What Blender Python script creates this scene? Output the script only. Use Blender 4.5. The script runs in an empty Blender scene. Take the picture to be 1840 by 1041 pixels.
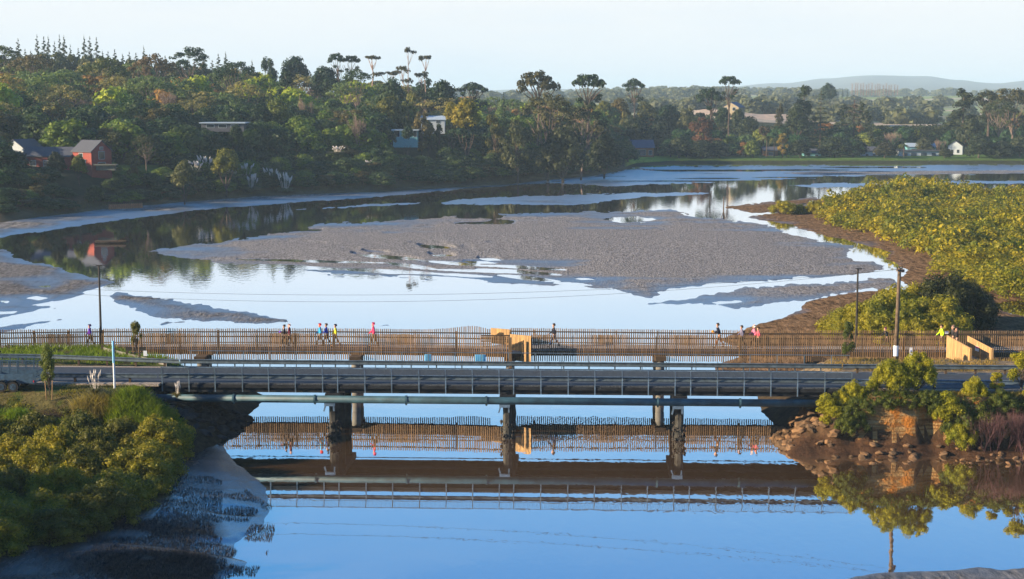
import bpy, math, random
import numpy as np
from mathutils import Vector, Matrix

# ------------------------------------------------------------------ camera, sky, sun, exposure
SC = bpy.context.scene
COL = SC.collection
F, H = 2880.0, 22.2
TH = math.atan(345.5 / 2880)
cam = bpy.data.cameras.new('camera'); cam_o = bpy.data.objects.new('camera', cam); COL.objects.link(cam_o)
cam.sensor_width = 36.0; cam.lens = 36.0 * F / 1840.0
cam.clip_start = 1.0; cam.clip_end = 30000.0
cam_o.location = (0, 0, H); cam_o.rotation_euler = (math.pi/2 - TH, 0, 0)
SC.camera = cam_o

SUN_ELEV, SUN_AZ = math.radians(16.5), math.radians(14)       # azimuth: from -X, turned towards the camera side
sdir = Vector((-math.cos(SUN_AZ)*math.cos(SUN_ELEV), -math.sin(SUN_AZ)*math.cos(SUN_ELEV), math.sin(SUN_ELEV)))
sun = bpy.data.lights.new('sun', 'SUN'); sun.energy = 5.0; sun.angle = math.radians(0.6); sun.color = (1.0, 0.80, 0.55)
sun_o = bpy.data.objects.new('sun', sun); COL.objects.link(sun_o)
sun_o.rotation_euler = sdir.to_track_quat('Z', 'Y').to_euler(); sun_o.location = (0, 0, 80)

world = bpy.data.worlds.new('World'); SC.world = world; world.use_nodes = True
wt = world.node_tree; wt.nodes.clear()
def wn(t, **k):
    n = wt.nodes.new(t)
    for a, b in k.items(): setattr(n, a, b)
    return n
w_out = wn('ShaderNodeOutputWorld'); w_bg = wn('ShaderNodeBackground')
w_sky = wn('ShaderNodeTexSky'); w_sky.sky_type = 'NISHITA'; w_sky.sun_disc = False
w_sky.sun_elevation = SUN_ELEV; w_sky.sun_rotation = math.atan2(sdir.x, sdir.y); w_sky.air_density = 1.0; w_sky.dust_density = 0.6
w_geo = wn('ShaderNodeNewGeometry'); w_sep = wn('ShaderNodeSeparateXYZ'); w_asin = wn('ShaderNodeMath', operation='ARCSINE')
w_mr = wn('ShaderNodeMapRange'); w_ramp = wn('ShaderNodeValToRGB'); w_mix = wn('ShaderNodeMixRGB', blend_type='MIX')
w_scale = wn('ShaderNodeMixRGB', blend_type='MULTIPLY')
w_tc = wn('ShaderNodeTexCoord'); w_map = wn('ShaderNodeMapping'); w_noise = wn('ShaderNodeTexNoise'); w_cr = wn('ShaderNodeValToRGB'); w_cmix = wn('ShaderNodeMixRGB')
wl = wt.links.new
wl(w_tc.outputs['Generated'], w_sep.inputs[0]); wl(w_sep.outputs['Z'], w_asin.inputs[0]); wl(w_asin.outputs[0], w_mr.inputs['Value'])
w_mr.inputs['From Min'].default_value = 0.0; w_mr.inputs['From Max'].default_value = math.pi/2
wl(w_mr.outputs[0], w_ramp.inputs[0])
# clear hazy winter sky: white at the horizon, deep blue overhead (elevation in degrees, linear colour)
stops = [(0, (.86, .92, 1.0)), (3.5, (.95, .965, .985)), (6.5, (.80, .90, 1.02)), (9.5, (.50, .78, 1.05)), (12.5, (.19, .55, 1.0)),
         (17, (.04, .36, .88)), (26, (.025, .23, .66)), (45, (.016, .15, .48)), (90, (.012, .10, .36))]
el = w_ramp.color_ramp.elements
while len(el) < len(stops): el.new(0.5)
for e, (d, c) in zip(el, stops): e.position = d/90.0; e.color = (*c, 1)
w_scale.inputs[0].default_value = 1.0; w_scale.inputs[2].default_value = (.10, .10, .10, 1)
wl(w_sky.outputs[0], w_scale.inputs[1])
wl(w_scale.outputs[0], w_mix.inputs[2]); wl(w_ramp.outputs[0], w_mix.inputs[1]); w_mix.inputs[0].default_value = 0.06
# faint cirrus veil
wl(w_tc.outputs['Generated'], w_map.inputs[0]); w_map.inputs['Scale'].default_value = (2.2, 1.2, 14); w_map.inputs['Rotation'].default_value = (0, .18, .3)
wl(w_map.outputs[0], w_noise.inputs[0]); w_noise.inputs['Scale'].default_value = 2.3; w_noise.inputs['Detail'].default_value = 5
w_cr.color_ramp.elements[0].position = .50; w_cr.color_ramp.elements[0].color = (0, 0, 0, 1)
w_cr.color_ramp.elements[1].position = .80; w_cr.color_ramp.elements[1].color = (.22, .22, .22, 1)
wl(w_noise.outputs[0], w_cr.inputs[0]); wl(w_cr.outputs[0], w_cmix.inputs[0]); wl(w_mix.outputs[0], w_cmix.inputs[1]); w_cmix.inputs[2].default_value = (.50, .74, .98, 1)
wl(w_cmix.outputs[0], w_bg.inputs[0]); w_bg.inputs[1].default_value = 0.42
wl(w_bg.outputs[0], w_out.inputs[0])
SC.view_settings.view_transform = 'Standard'; SC.view_settings.look = 'None'
SC.view_settings.exposure = 1.3; SC.view_settings.gamma = 1.0; SC.view_settings.use_curve_mapping = False
SC.cycles.max_bounces = 6; SC.cycles.diffuse_bounces = 2; SC.cycles.glossy_bounces = 3; SC.cycles.transparent_max_bounces = 6
SC.cycles.volume_bounces = 1; SC.cycles.transmission_bounces = 3
SC.cycles.caustics_reflective = False; SC.cycles.caustics_refractive = False; SC.cycles.sample_clamp_indirect = 4

# ------------------------------------------------------------------ projection bookkeeping (photo pixel <-> world)
def rtan(py): return math.tan(TH - math.atan((520.5-py)/F))
def Dat(py, z=0.0): return (H-z)/rtan(py)
def zat(py, D): return H - D*rtan(py)
def Xat(px, D, z=0.0): return (px-920)/F*(D*math.cos(TH)+(H-z)*math.sin(TH))
def W(px, D, z=0.0): return Vector((Xat(px, D, z), D, z))
def G(px, py, z=0.0): return W(px, Dat(py, z), z)
def px0(X, D): return 920 + F*X/(D*math.cos(TH)+H*math.sin(TH))

# ------------------------------------------------------------------ small value noise (numpy)
_rg = np.random.default_rng(5); _tab = _rg.random((256, 256))
def vnoise(x, y):
    x = np.asarray(x, float); y = np.asarray(y, float)
    xi = np.floor(x).astype(int); yi = np.floor(y).astype(int); fx = x-xi; fy = y-yi
    fx = fx*fx*(3-2*fx); fy = fy*fy*(3-2*fy)
    a = _tab[xi & 255, yi & 255]; b = _tab[(xi+1) & 255, yi & 255]; c = _tab[xi & 255, (yi+1) & 255]; d = _tab[(xi+1) & 255, (yi+1) & 255]
    return (a*(1-fx)+b*fx)*(1-fy)+(c*(1-fx)+d*fx)*fy
def fbm(x, y, o=4):
    s = 0; a = .5
    for i in range(o): s = s+a*(vnoise(np.asarray(x)*2**i+i*17.3, np.asarray(y)*2**i+i*9.1)-.5); a *= .5
    return s
def sstep(a, b, x):
    t = np.clip((np.asarray(x, float)-a)/(b-a), 0, 1); return t*t*(3-2*t)

# ------------------------------------------------------------------ materials
class Mat:
    def __init__(s, name):
        s.m = bpy.data.materials.new(name); s.m.use_nodes = True; s.t = s.m.node_tree; s.t.nodes.clear()
        s.out = s.t.nodes.new('ShaderNodeOutputMaterial')
    def n(s, t, ins=None, **k):
        nd = s.t.nodes.new(t)
        for a, b in k.items(): setattr(nd, a, b)
        for a, b in (ins or {}).items():
            if isinstance(b, bpy.types.NodeSocket): s.t.links.new(b, nd.inputs[a])
            else: nd.inputs[a].default_value = b
        return nd
    def noise(s, scale, detail=4, vec=None, rough=.55, sc=None, rot=None):
        v = vec or s.n('ShaderNodeNewGeometry').outputs['Position']
        if sc or rot:
            v = s.n('ShaderNodeMapping', {'Vector': v, 'Scale': sc or (1, 1, 1), 'Rotation': rot or (0, 0, 0)}).outputs[0]
        return s.n('ShaderNodeTexNoise', {'Vector': v, 'Scale': scale, 'Detail': detail, 'Roughness': rough}).outputs[0]
    def ramp(s, fac, stops):
        r = s.n('ShaderNodeValToRGB', {'Fac': fac}); e = r.color_ramp.elements
        while len(e) < len(stops): e.new(.5)
        for x, (p, c) in zip(e, stops): x.position = p; x.color = (*c, 1) if len(c) == 3 else c
        return r.outputs[0]
    def mix(s, f, a, b, mode='MIX'):
        return s.n('ShaderNodeMixRGB', {0: f, 1: a, 2: b}, blend_type=mode).outputs[0]
    def math(s, op, a, b=0.0): return s.n('ShaderNodeMath', {0: a, 1: b}, operation=op).outputs[0]
    def bump(s, h, dist, strength=1.0): return s.n('ShaderNodeBump', {'Height': h, 'Distance': dist, 'Strength': strength}).outputs[0]
    def pbr(s, color, rough=.8, metal=0.0, bump=None, spec=.3, coat=0):
        i = {'Base Color': color, 'Roughness': rough, 'Metallic': metal, 'Specular IOR Level': spec}
        if bump is not None: i['Normal'] = bump
        p = s.n('ShaderNodeBsdfPrincipled', i); s.surf(p.outputs[0]); return s
    def surf(s, o): s.t.links.new(o, s.out.inputs['Surface'])
def c4(c): return (*c, 1)
M = {}
def simple(name, c, rough=.8, metal=0., var=.25, scale=3., bump=0., spec=.3, sc=None, each=0.):
    m = Mat(name); n = m.noise(scale, 5, sc=sc)
    col = m.ramp(n, [(.3, tuple(x*(1-var) for x in c)), (.7, tuple(min(1, x*(1+var)) for x in c))])
    if each:
        rnd = m.n('ShaderNodeObjectInfo').outputs['Random']
        col = m.mix(1.0, col, m.ramp(rnd, [(0, (1-each, 1-each*.9, 1-each*.8)), (.5, (1, 1, 1)), (1, (1+each, 1+each*.8, 1+each*.4))]), 'MULTIPLY')
    b = m.bump(n, bump) if bump else None
    m.pbr(col, rough, metal, b, spec); M[name] = m.m; return m.m
def leafmat(name, c=None, rough=.55, trans=.35, var=.35, bs=.35, bc=1.0):
    m = Mat(name)
    base = m.n('ShaderNodeObjectInfo').outputs['Color'] if c is None else None
    if c is not None:
        rgb = m.n('ShaderNodeRGB'); rgb.outputs[0].default_value = c4(c); base = rgb.outputs[0]
    isl = m.n('ShaderNodeNewGeometry').outputs['Random Per Island']
    f = m.ramp(isl, [(0, (1-var, 1-var*.9, 1-var)), (1, (1+var*1.3, 1+var, 1-var*.3))])
    big = m.noise(bs, 3)
    f2 = m.ramp(big, [(.34, (1-.3*bc, 1-.2*bc, 1)), (.66, (1+.2*bc, 1+.1*bc, .85))])
    col = m.mix(1.0, m.mix(1.0, base, f, 'MULTIPLY'), f2, 'MULTIPLY')
    d = m.n('ShaderNodeBsdfPrincipled', {'Base Color': col, 'Roughness': rough, 'Specular IOR Level': .25})
    t = m.n('ShaderNodeBsdfTranslucent', {'Color': m.mix(1.0, col, (1.25, 1.3, .6, 1), 'MULTIPLY')})
    mx = m.n('ShaderNodeMixShader', {0: trans, 1: d.outputs[0], 2: t.outputs[0]})
    m.surf(mx.outputs[0]); M[name] = m.m; return m.m
leafmat('leaf')
leafmat('grass_blade', rough=.6, trans=.4)
def m_water():
    m = Mat('estuary_water')
    pos = m.n('ShaderNodeNewGeometry').outputs['Position']
    patch = m.ramp(m.noise(.035, 3, pos, sc=(1, .35, 1)), [(.45, (0, 0, 0)), (.62, (1, 1, 1))])
    far = m.n('ShaderNodeMapRange', {'Value': m.n('ShaderNodeSeparateXYZ', {0: pos}).outputs['Y'], 'From Min': 150, 'From Max': 230}).outputs[0]
    r1 = m.noise(1.6, 2, pos, sc=(1, .45, 1)); r2 = m.noise(.25, 2, pos, sc=(1, .5, 1))
    h = m.math('ADD', m.math('MULTIPLY', r1, m.math('ADD', m.math('ADD', m.math('MULTIPLY', patch, .0055), .0008), m.math('MULTIPLY', far, .0035))), m.math('MULTIPLY', r2, .003))
    nb = m.bump(h, 1.0)
    murk = m.ramp(m.noise(.02, 3, pos), [(.35, (.15, .085, .036)), (.65, (.21, .125, .058))])
    d = m.n('ShaderNodeBsdfDiffuse', {'Color': murk})
    g = m.n('ShaderNodeBsdfGlossy', {'Color': (.97, .98, 1, 1), 'Roughness': .015, 'Normal': nb})
    fr = m.n('ShaderNodeFresnel', {'IOR': 1.33}).outputs[0]
    fac = m.n('ShaderNodeMapRange', {'Value': fr, 'From Min': .0, 'From Max': .5, 'To Min': .62, 'To Max': .97}).outputs[0]
    m.surf(m.n('ShaderNodeMixShader', {0: fac, 1: d.outputs[0], 2: g.outputs[0]}).outputs[0]); M['water'] = m.m
m_water()
def m_mud(name, dry, wet, wetness, scale=1.4, bump=.22, wet_bump=.03, film=.5, gr=.22):
    """silt with crab-hole lumps; wetter hollows carry a film of water"""
    m = Mat(name); pos = m.n('ShaderNodeNewGeometry').outputs['Position']
    lum = m.noise(scale, 6, pos, .65, sc=(1, .28, 1))
    fine = m.noise(scale*4, 4, pos, .7, sc=(1, .3, 1))
    big = m.noise(.05, 4, pos, sc=(.6, 1.6, 1))
    z = m.n('ShaderNodeSeparateXYZ', {0: pos}).outputs['Z']
    zr = m.n('ShaderNodeMapRange', {'Value': z, 'From Min': .02, 'From Max': .30, 'To Min': 1, 'To Max': 0}).outputs[0]
    wmask = m.math('ADD', m.math('MULTIPLY', zr, .75), m.math('MULTIPLY', m.math('SUBTRACT', big, .5), 2.2))
    wmask = m.n('ShaderNodeMapRange', {'Value': m.math('ADD', wmask, wetness), 'From Min': .25, 'From Max': .75}).outputs[0]
    col = m.ramp(m.math('ADD', m.math('MULTIPLY', lum, .6), m.math('MULTIPLY', fine, .4)),
                 [(.38, tuple(x*.25 for x in dry)), (.50, dry), (.62, tuple(min(1, x*1.7) for x in dry))])
    wcol = m.ramp(lum, [(.35, tuple(x*.5 for x in wet)), (.65, wet)])
    col = m.mix(wmask, col, wcol)
    h = m.math('ADD', m.math('MULTIPLY', lum, 1.0), m.math('MULTIPLY', fine, .35))
    dist = m.n('ShaderNodeMapRange', {'Value': wmask, 'To Min': bump, 'To Max': wet_bump}).outputs[0]
    nb = m.n('ShaderNodeBump', {'Height': h, 'Distance': dist, 'Strength': 1.0}).outputs[0]
    d = m.n('ShaderNodeBsdfDiffuse', {'Color': col, 'Normal': nb})
    g = m.n('ShaderNodeBsdfGlossy', {'Color': (.95, .97, 1, 1), 'Roughness': gr, 'Normal': nb})
    fac = m.math('MULTIPLY', wmask, film)
    m.surf(m.n('ShaderNodeMixShader', {0: fac, 1: d.outputs[0], 2: g.outputs[0]}).outputs[0]); M[name] = m.m
m_mud('shell_mud', (.23, .222, .222), (.05, .055, .06), -.24, 4.2, .30, .16, .5, .3)
m_mud('left_mud', (.17, .165, .165), (.05, .055, .06), -.02, 3.0, .45, .22, .5, .3)
m_mud('wet_mud', (.10, .09, .09), (.015, .03, .045), .60, .45, .8, .85, .62, .3)
m_mud('brown_mud', (.17, .105, .058), (.10, .065, .04), -.38, 1.6, .45, .1, .3, .3)
m_mud('shore_mud', (.18, .17, .16), (.04, .06, .07), .22, .8, .4, .30, .62, .3)
m_mud('near_mud', (.055, .048, .042), (.015, .018, .022), .40, 2.2, .16, .06, .5, .22)
def m_terrain():
    m = Mat('land_cover'); a = m.n('ShaderNodeVertexColor', layer_name='cover').outputs[0]
    n = m.noise(.25, 8, rough=.7); f = m.ramp(n, [(.3, (.55, .6, .65)), (.7, (1.4, 1.3, 1.2))])
    m.pbr(m.mix(1.0, a, f, 'MULTIPLY'), .95, bump=m.bump(m.noise(.8, 6, rough=.7), .5), spec=.1); M['land'] = m.m
m_terrain()
def m_bank():
    m = Mat('bank_earth'); a = m.n('ShaderNodeVertexColor', layer_name='cover').outputs[0]
    n = m.noise(2.5, 8, rough=.7); f = m.ramp(n, [(.3, (.4, .4, .4)), (.7, (1.5, 1.4, 1.3))])
    m.pbr(m.mix(1.0, a, f, 'MULTIPLY'), .95, bump=m.bump(m.noise(5, 7, rough=.7), .12), spec=.1); M['bank'] = m.m
m_bank()
def m_cliff():
    m = Mat('clay_cliff'); pos = m.n('ShaderNodeNewGeometry').outputs['Position']
    strat = m.noise(1.0, 6, pos, .6, sc=(.25, .25, 5.5)); bl = m.noise(.7, 4, pos)
    c = m.ramp(strat, [(.3, (.08, .035, .015)), (.45, (.26, .13, .045)), (.55, (.38, .23, .09)), (.7, (.46, .32, .17))])
    c = m.mix(m.ramp(bl, [(.56, (0, 0, 0)), (.66, (1, 1, 1))]), c, (.45, .17, .03, 1))
    m.pbr(c, .9, bump=m.bump(m.math('ADD', strat, m.noise(6, 6, pos)), .22), spec=.15); M['cliff'] = m.m
m_cliff()
simple('timber', (.245, .155, .082), .85, var=.35, scale=2.2, sc=(3, 3, .5), each=.35)
simple('root_mud', (.022, .022, .024), .8, var=.3)
simple('trailer_steel', (.03, .07, .12), .6, .1, var=.4, scale=4)  # galvanised steel with bluish shade put into its colour
simple('deck_timber', (.27, .25, .235), .85, var=.3, scale=3, sc=(6, .5, 1))
simple('timber_dark', (.075, .05, .03), .9, var=.3, scale=2.5)
simple('new_timber', (.38, .235, .105), .85, var=.35, scale=3.5, sc=(4, 4, .4), each=.3)
simple('galvanised', (.17, .23, .28), .38, .55, var=.35, scale=4)
simple('galv_dark', (.09, .12, .14), .5, .3, var=.35, scale=3)
simple('pipe_paint', (.03, .08, .105), .6, .0, var=.45, scale=1.2, spec=.5)
simple('concrete', (.17, .16, .14), .9, var=.35, scale=1.6, bump=.03)
simple('pile_concrete', (.05, .048, .042), .9, var=.75, scale=1.3, bump=.04)
simple('girder_black', (.012, .014, .018), .85, var=.5, scale=1.5)
simple('kerb_grit', (.055, .062, .07), .95, var=.6, scale=9, bump=.03)
simple('asphalt', (.042, .052, .064), .75, var=.3, scale=6, bump=.01)
simple('gravel', (.30, .25, .20), .95, var=.5, scale=9, bump=.03)
simple('pole_black', (.03, .026, .022), .6, var=.3)
simple('pole_wood', (.12, .085, .055), .85, var=.35, scale=4)
simple('white_paint', (.75, .77, .80), .5, var=.08)
simple('red_brick', (.26, .06, .045), .85, var=.2, scale=5)
simple('slate', (.075, .08, .095), .7, var=.2, scale=4)
simple('white_wall', (.40, .45, .48), .7, var=.08)
simple('teal_wall', (.13, .34, .38), .7, var=.12)
simple('grey_wall', (.13, .135, .11), .8, var=.15)
simple('cedar_wall', (.24, .11, .05), .8, var=.3, scale=3, sc=(1, 1, 6))
simple('cream_wall', (.30, .25, .17), .8, var=.1)
simple('blue_roof', (.05, .08, .13), .6, var=.2)
simple('pale_roof', (.36, .44, .50), .5, var=.1)
simple('bark', (.09, .065, .05), .95, var=.4, scale=3)
simple('pale_bark', (.17, .125, .10), .9, var=.35, scale=3)
simple('eucalypt_bark', (.30, .21, .17), .85, var=.3, scale=2)
simple('rock', (.15, .088, .046), .9, var=.6, scale=1.8, bump=.08, each=.45)
simple('dark_rock', (.045, .04, .036), .9, var=.5, scale=1.8, bump=.06)
simple('tyre', (.015, .015, .016), .8, var=.2)
simple('skin', (.50, .28, .19), .6, var=.08)
simple('blue_panel', (.25, .58, .80), .5, var=.1)
simple('sign_white', (.80, .82, .85), .4, var=.03)
simple('sign_red', (.50, .03, .05), .4, var=.05)
simple('sign_blue', (.03, .08, .35), .4, var=.05)
simple('plume', (.60, .55, .50), .9, var=.2)
simple('twig', (.22, .15, .13), .9, var=.25)
simple('purple_twig', (.085, .042, .045), .9, var=.35)
gl = Mat('window_glass'); gl.pbr((.02, .03, .04, 1), .08, 0, spec=.8); M['glass'] = gl.m
def cloth(c):
    k = 'cloth_%02x%02x%02x' % tuple(int(min(1, x)*255) for x in c)
    if k not in M: simple(k, c, .85, var=.12, scale=8)
    return M[k]

# ------------------------------------------------------------------ objects
ORG = {}
def tag(o, label=None, cat=None, group=None, kind=None):
    if label: o['label'] = label
    if cat: o['category'] = cat
    if group: o['group'] = group
    if kind: o['kind'] = kind
    return o
def thing(name, loc, label, cat, group=None, rz=0.0, scale=None):
    o = bpy.data.objects.new(name, None); COL.objects.link(o); o.location = loc; o.rotation_euler = (0, 0, rz)
    if scale: o.scale = scale
    o.empty_display_size = .3; ORG[o] = Vector(loc)
    return tag(o, label, cat, group)
def link(name, mesh, parent=None, loc=(0, 0, 0), rot=(0, 0, 0), scale=(1, 1, 1)):
    o = bpy.data.objects.new(name, mesh); COL.objects.link(o)
    if parent: o.parent = parent
    o.location = loc; o.rotation_euler = rot; o.scale = scale; ORG[o] = ORG.get(parent, Vector((0, 0, 0)))
    return o
def npmesh(name, v, f, mats, smooth=False, cover=None, midx=None):
    v = np.asarray(v, np.float32); f = np.asarray(f, np.int32); k = f.shape[1]
    me = bpy.data.meshes.new(name)
    me.vertices.add(len(v)); me.vertices.foreach_set('co', v.ravel())
    me.loops.add(f.size); me.loops.foreach_set('vertex_index', f.ravel())
    me.polygons.add(len(f)); me.polygons.foreach_set('loop_start', np.arange(0, f.size, k, dtype=np.int32))
    if smooth: me.polygons.foreach_set('use_smooth', np.ones(len(f), bool))
    for m in (mats if isinstance(mats, (list, tuple)) else [mats]): me.materials.append(m)
    if midx is not None: me.polygons.foreach_set('material_index', np.asarray(midx, np.int32))
    me.update(calc_edges=True)
    if cover is not None:
        a = me.color_attributes.new('cover', 'FLOAT_COLOR', 'POINT')
        a.data.foreach_set('color', np.hstack([cover, np.ones((len(v), 1))]).astype(np.float32).ravel())
    return me
class MB:
    def __init__(s): s.v = []; s.f = []
    def add(s, vs, fs):
        b = len(s.v); s.v += [tuple(x) for x in vs]; s.f += [tuple(b+i for i in f) for f in fs]; return s
    def box(s, x0, x1, y0, y1, z0, z1):
        return s.add([(x0, y0, z0), (x1, y0, z0), (x1, y1, z0), (x0, y1, z0), (x0, y0, z1), (x1, y0, z1), (x1, y1, z1), (x0, y1, z1)],
                     [(0, 3, 2, 1), (4, 5, 6, 7), (0, 1, 5, 4), (1, 2, 6, 5), (2, 3, 7, 6), (3, 0, 4, 7)])
    def prism(s, p0, p1, prof, up=(0, 0, 1)):
        """sweep a closed profile (side, up) from p0 to p1"""
        p0 = Vector(p0); p1 = Vector(p1); d = (p1-p0).normalized(); u = Vector(up); r = d.cross(u).normalized(); u = r.cross(d)
        n = len(prof); vs = [p+r*a+u*b for p in (p0, p1) for a, b in prof]
        fs = [(i, (i+1) % n, n+(i+1) % n, n+i) for i in range(n)]+[tuple(range(n))[::-1], tuple(range(n, 2*n))]
        return s.add(vs, fs)
    def bar(s, p0, p1, w, h=None, up=(0, 0, 1)):
        h = h or w; return s.prism(p0, p1, [(-w/2, -h/2), (w/2, -h/2), (w/2, h/2), (-w/2, h/2)], up)
    def tube(s, p0, p1, r0, r1=None, n=6, cap=True):
        r1 = r0 if r1 is None else r1; p0 = Vector(p0); p1 = Vector(p1); d = (p1-p0)
        if d.length < 1e-6: return s
        d.normalize(); a = d.orthogonal().normalized(); b = d.cross(a)
        vs = [p+(a*math.cos(t)+b*math.sin(t))*r for p, r in ((p0, r0), (p1, r1)) for t in [2*math.pi*i/n for i in range(n)]]
        fs = [(i, (i+1) % n, n+(i+1) % n, n+i) for i in range(n)]
        if cap: fs += [tuple(range(n))[::-1], tuple(range(n, 2*n))]
        return s.add(vs, fs)
    def mesh(s, name, mat, off=Vector((0, 0, 0)), smooth=False):
        me = bpy.data.meshes.new(name); me.from_pydata([(a-off[0], b-off[1], c-off[2]) for a, b, c in s.v], [], s.f)
        for m in (mat if isinstance(mat, (list, tuple)) else [mat]): me.materials.append(m)
        if smooth: me.polygons.foreach_set('use_smooth', [True]*len(me.polygons))
        me.update(); return me
    def build(s, name, mat, parent=None, smooth=False):
        return link(name, s.mesh(name, mat, ORG.get(parent, Vector((0, 0, 0))), smooth), parent)

# ------------------------------------------------------------------ terrain
SHX = [-300, 0, 200, 460, 680, 900, 1060, 1118, 1140, 1200, 2200]
SHD = [262, 282, 318, 358, 376, 410, 455, 490, 525, 545, 548]
def shoreD(p): return np.interp(p, SHX, SHD)
NP = [-300, 0, 200, 400, 600, 800, 950, 1100, 1130, 1300, 1500, 1700, 2200]
NS = [-10, 0, 8, 25, 60, 110, 170, 230, 300, 420]
NZ = np.array([[-1.2]*13, [.5]*13,
    [2, 2, 2, 2, 2, 2, 2, 1.5, 1.3, 1.3, 1.3, 1.3, 1.3], [6, 6, 6.5, 5, 5, 4, 4, 2.5, 1.6, 1.6, 1.8, 1.8, 1.8],
    [9, 9, 9.5, 10, 10, 8, 7, 4, 2.5, 2.5, 2.5, 2.5, 2.5], [14, 14, 14, 13, 12, 10, 7, 5, 4, 4, 3.5, 3.5, 4],
    [18, 18, 18, 17, 15, 11, 8, 6, 5, 6, 4.5, 4.5, 6], [22, 22, 21, 20, 17, 12, 8, 6, 5, 7, 5, 5, 7],
    [26, 26, 24, 22, 17, 11, 7, 6, 5, 7, 5, 5, 7], [23, 23, 21, 19, 15, 10, 7, 6, 5, 6, 5, 5, 7]], float)
FP = [-300, 400, 850, 1000, 1150, 1300, 1400, 1480, 1560, 1660, 1720, 1790, 1850, 2200]
FD = [850, 1200, 1600, 2100, 2800, 3600, 4600, 5800, 7000, 9500, 14000]
FZ = np.array([[22, 20, 8, 8, 10, 14, 12, 9, 8, 8, 8, 8, 8, 10], [20, 18, 10, 12, 13, 15, 14, 13, 12, 12, 12, 12, 12, 12],
    [20, 18, 13, 14, 16, 17, 16, 15, 14, 15, 16, 16, 16, 16], [25, 24, 21, 23, 24, 25, 24, 23, 22, 23, 24, 24, 24, 25],
    [26, 24, 22, 22, 24, 25, 24, 24, 23, 24, 24, 24, 24, 26], [26, 26, 26, 28, 29, 30, 30, 28, 28, 28, 28, 28, 28, 30],
    [30, 30, 32, 33, 34, 34, 34, 34, 34, 34, 34, 34, 35, 35], [34, 34, 38, 42, 44, 46, 54, 64, 80, 74, 70, 62, 66, 70],
    [40, 40, 50, 60, 62, 66, 82, 104, 122, 118, 100, 84, 96, 110], [20]*14, [0]*14], float)
def bil(P, S, Z, p, s):
    p = np.clip(p, P[0], P[-1]); s = np.clip(s, S[0], S[-1])
    i = np.clip(np.searchsorted(P, p)-1, 0, len(P)-2); j = np.clip(np.searchsorted(S, s)-1, 0, len(S)-2)
    P = np.array(P, float); S = np.array(S, float)
    a = (p-P[i])/(P[i+1]-P[i]); b = (s-S[j])/(S[j+1]-S[j]); a = a*a*(3-2*a)
    return (Z[j, i]*(1-a)+Z[j, i+1]*a)*(1-b)+(Z[j+1, i]*(1-a)+Z[j+1, i+1]*a)*b
def terr(X, D):
    X = np.asarray(X, float); D = np.asarray(D, float); p = 920+F*X/(D*math.cos(TH)+H*math.sin(TH)); s = D-shoreD(p)
    zn = bil(NP, NS, NZ, p, s); zf = bil(FP, FD, FZ, p, D); k = sstep(640, 850, D)
    z = zn*(1-k)+zf*k
    rough = fbm(X/30, D/30)*np.clip((s-12)/60, 0, 1)*4*(1-sstep(900, 2000, D))+fbm(X/260, D/500)*np.clip((D-1500)/2500, 0, 1)*15
    return z+rough
def tz(X, D): return float(terr(X, D))
def build_terrain():
    cols = np.linspace(-700, 2600, 300)
    rows = np.concatenate([np.arange(-12, 120, 2.6), np.arange(120, 420, 7), np.geomspace(430, 13000, 70)])
    P, S = np.meshgrid(cols, rows); D = shoreD(P)+S; X = (P-920)/F*(D*math.cos(TH)+H*math.sin(TH)); Z = terr(X, D)
    nr, nc = P.shape
    cov = np.zeros(P.shape+(3,)); n1 = fbm(X/18, D/18); n2 = fbm(X/120, D/200)
    cov[:] = (.035, .042, .018)
    cov[(S < 9) & (P < 1125)] = (.11, .08, .04)
    lawn = (P > 1125) & (S > 1.5) & (S < 26); cov[lawn] = (.075, .15, .03)
    lawn2 = (P > 1125) & (P < 1240) & (S < 30) & (S > 1); cov[lawn2] = (.30, .36, .05)
    l3 = (P > 205) & (P < 330) & (S > 20) & (S < 34); cov[l3] = (.10, .16, .03)
    far = D > 760
    fieldc = np.where((n2 > .02)[..., None], np.array([.42, .36, .28]), np.array([.24, .30, .14])); cov[far] = fieldc[far]  # field colours paled to stand in for distance haze
    cov[(D > 760) & (n2 < -.14)] = (.16, .17, .12)
    cov[(D > 1900) & (D < 2500) & (P > 1480) & (P < 1800)] = (.20, .27, .08)
    cov[(D > 800) & (D < 1350) & (P > 1250) & (P < 1420)] = (.52, .40, .30)
    cov[D > 3000] = (.15, .18, .18)  # far ranges coloured paler and bluer, imitating haze
    idx = np.arange(nr*nc).reshape(nr, nc)
    f = np.stack([idx[:-1, :-1], idx[:-1, 1:], idx[1:, 1:], idx[1:, :-1]], -1).reshape(-1, 4)
    v = np.stack([X, D, Z], -1).reshape(-1, 3)
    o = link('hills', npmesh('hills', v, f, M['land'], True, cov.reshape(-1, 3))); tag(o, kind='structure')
build_terrain()
# bed under everything and the water sheet
b = MB(); b.box(-5000, 5000, -60, 14000, -3.2, -3.0); tag(b.build('seabed', M['brown_mud']), kind='structure')
v = [(-1500, 20, 0), (1500, 20, 0), (1500, 900, 0), (-1500, 900, 0)]
o = link('water', npmesh('water', v, [(0, 1, 2, 3)], M['water'])); tag(o, kind='structure')

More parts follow.
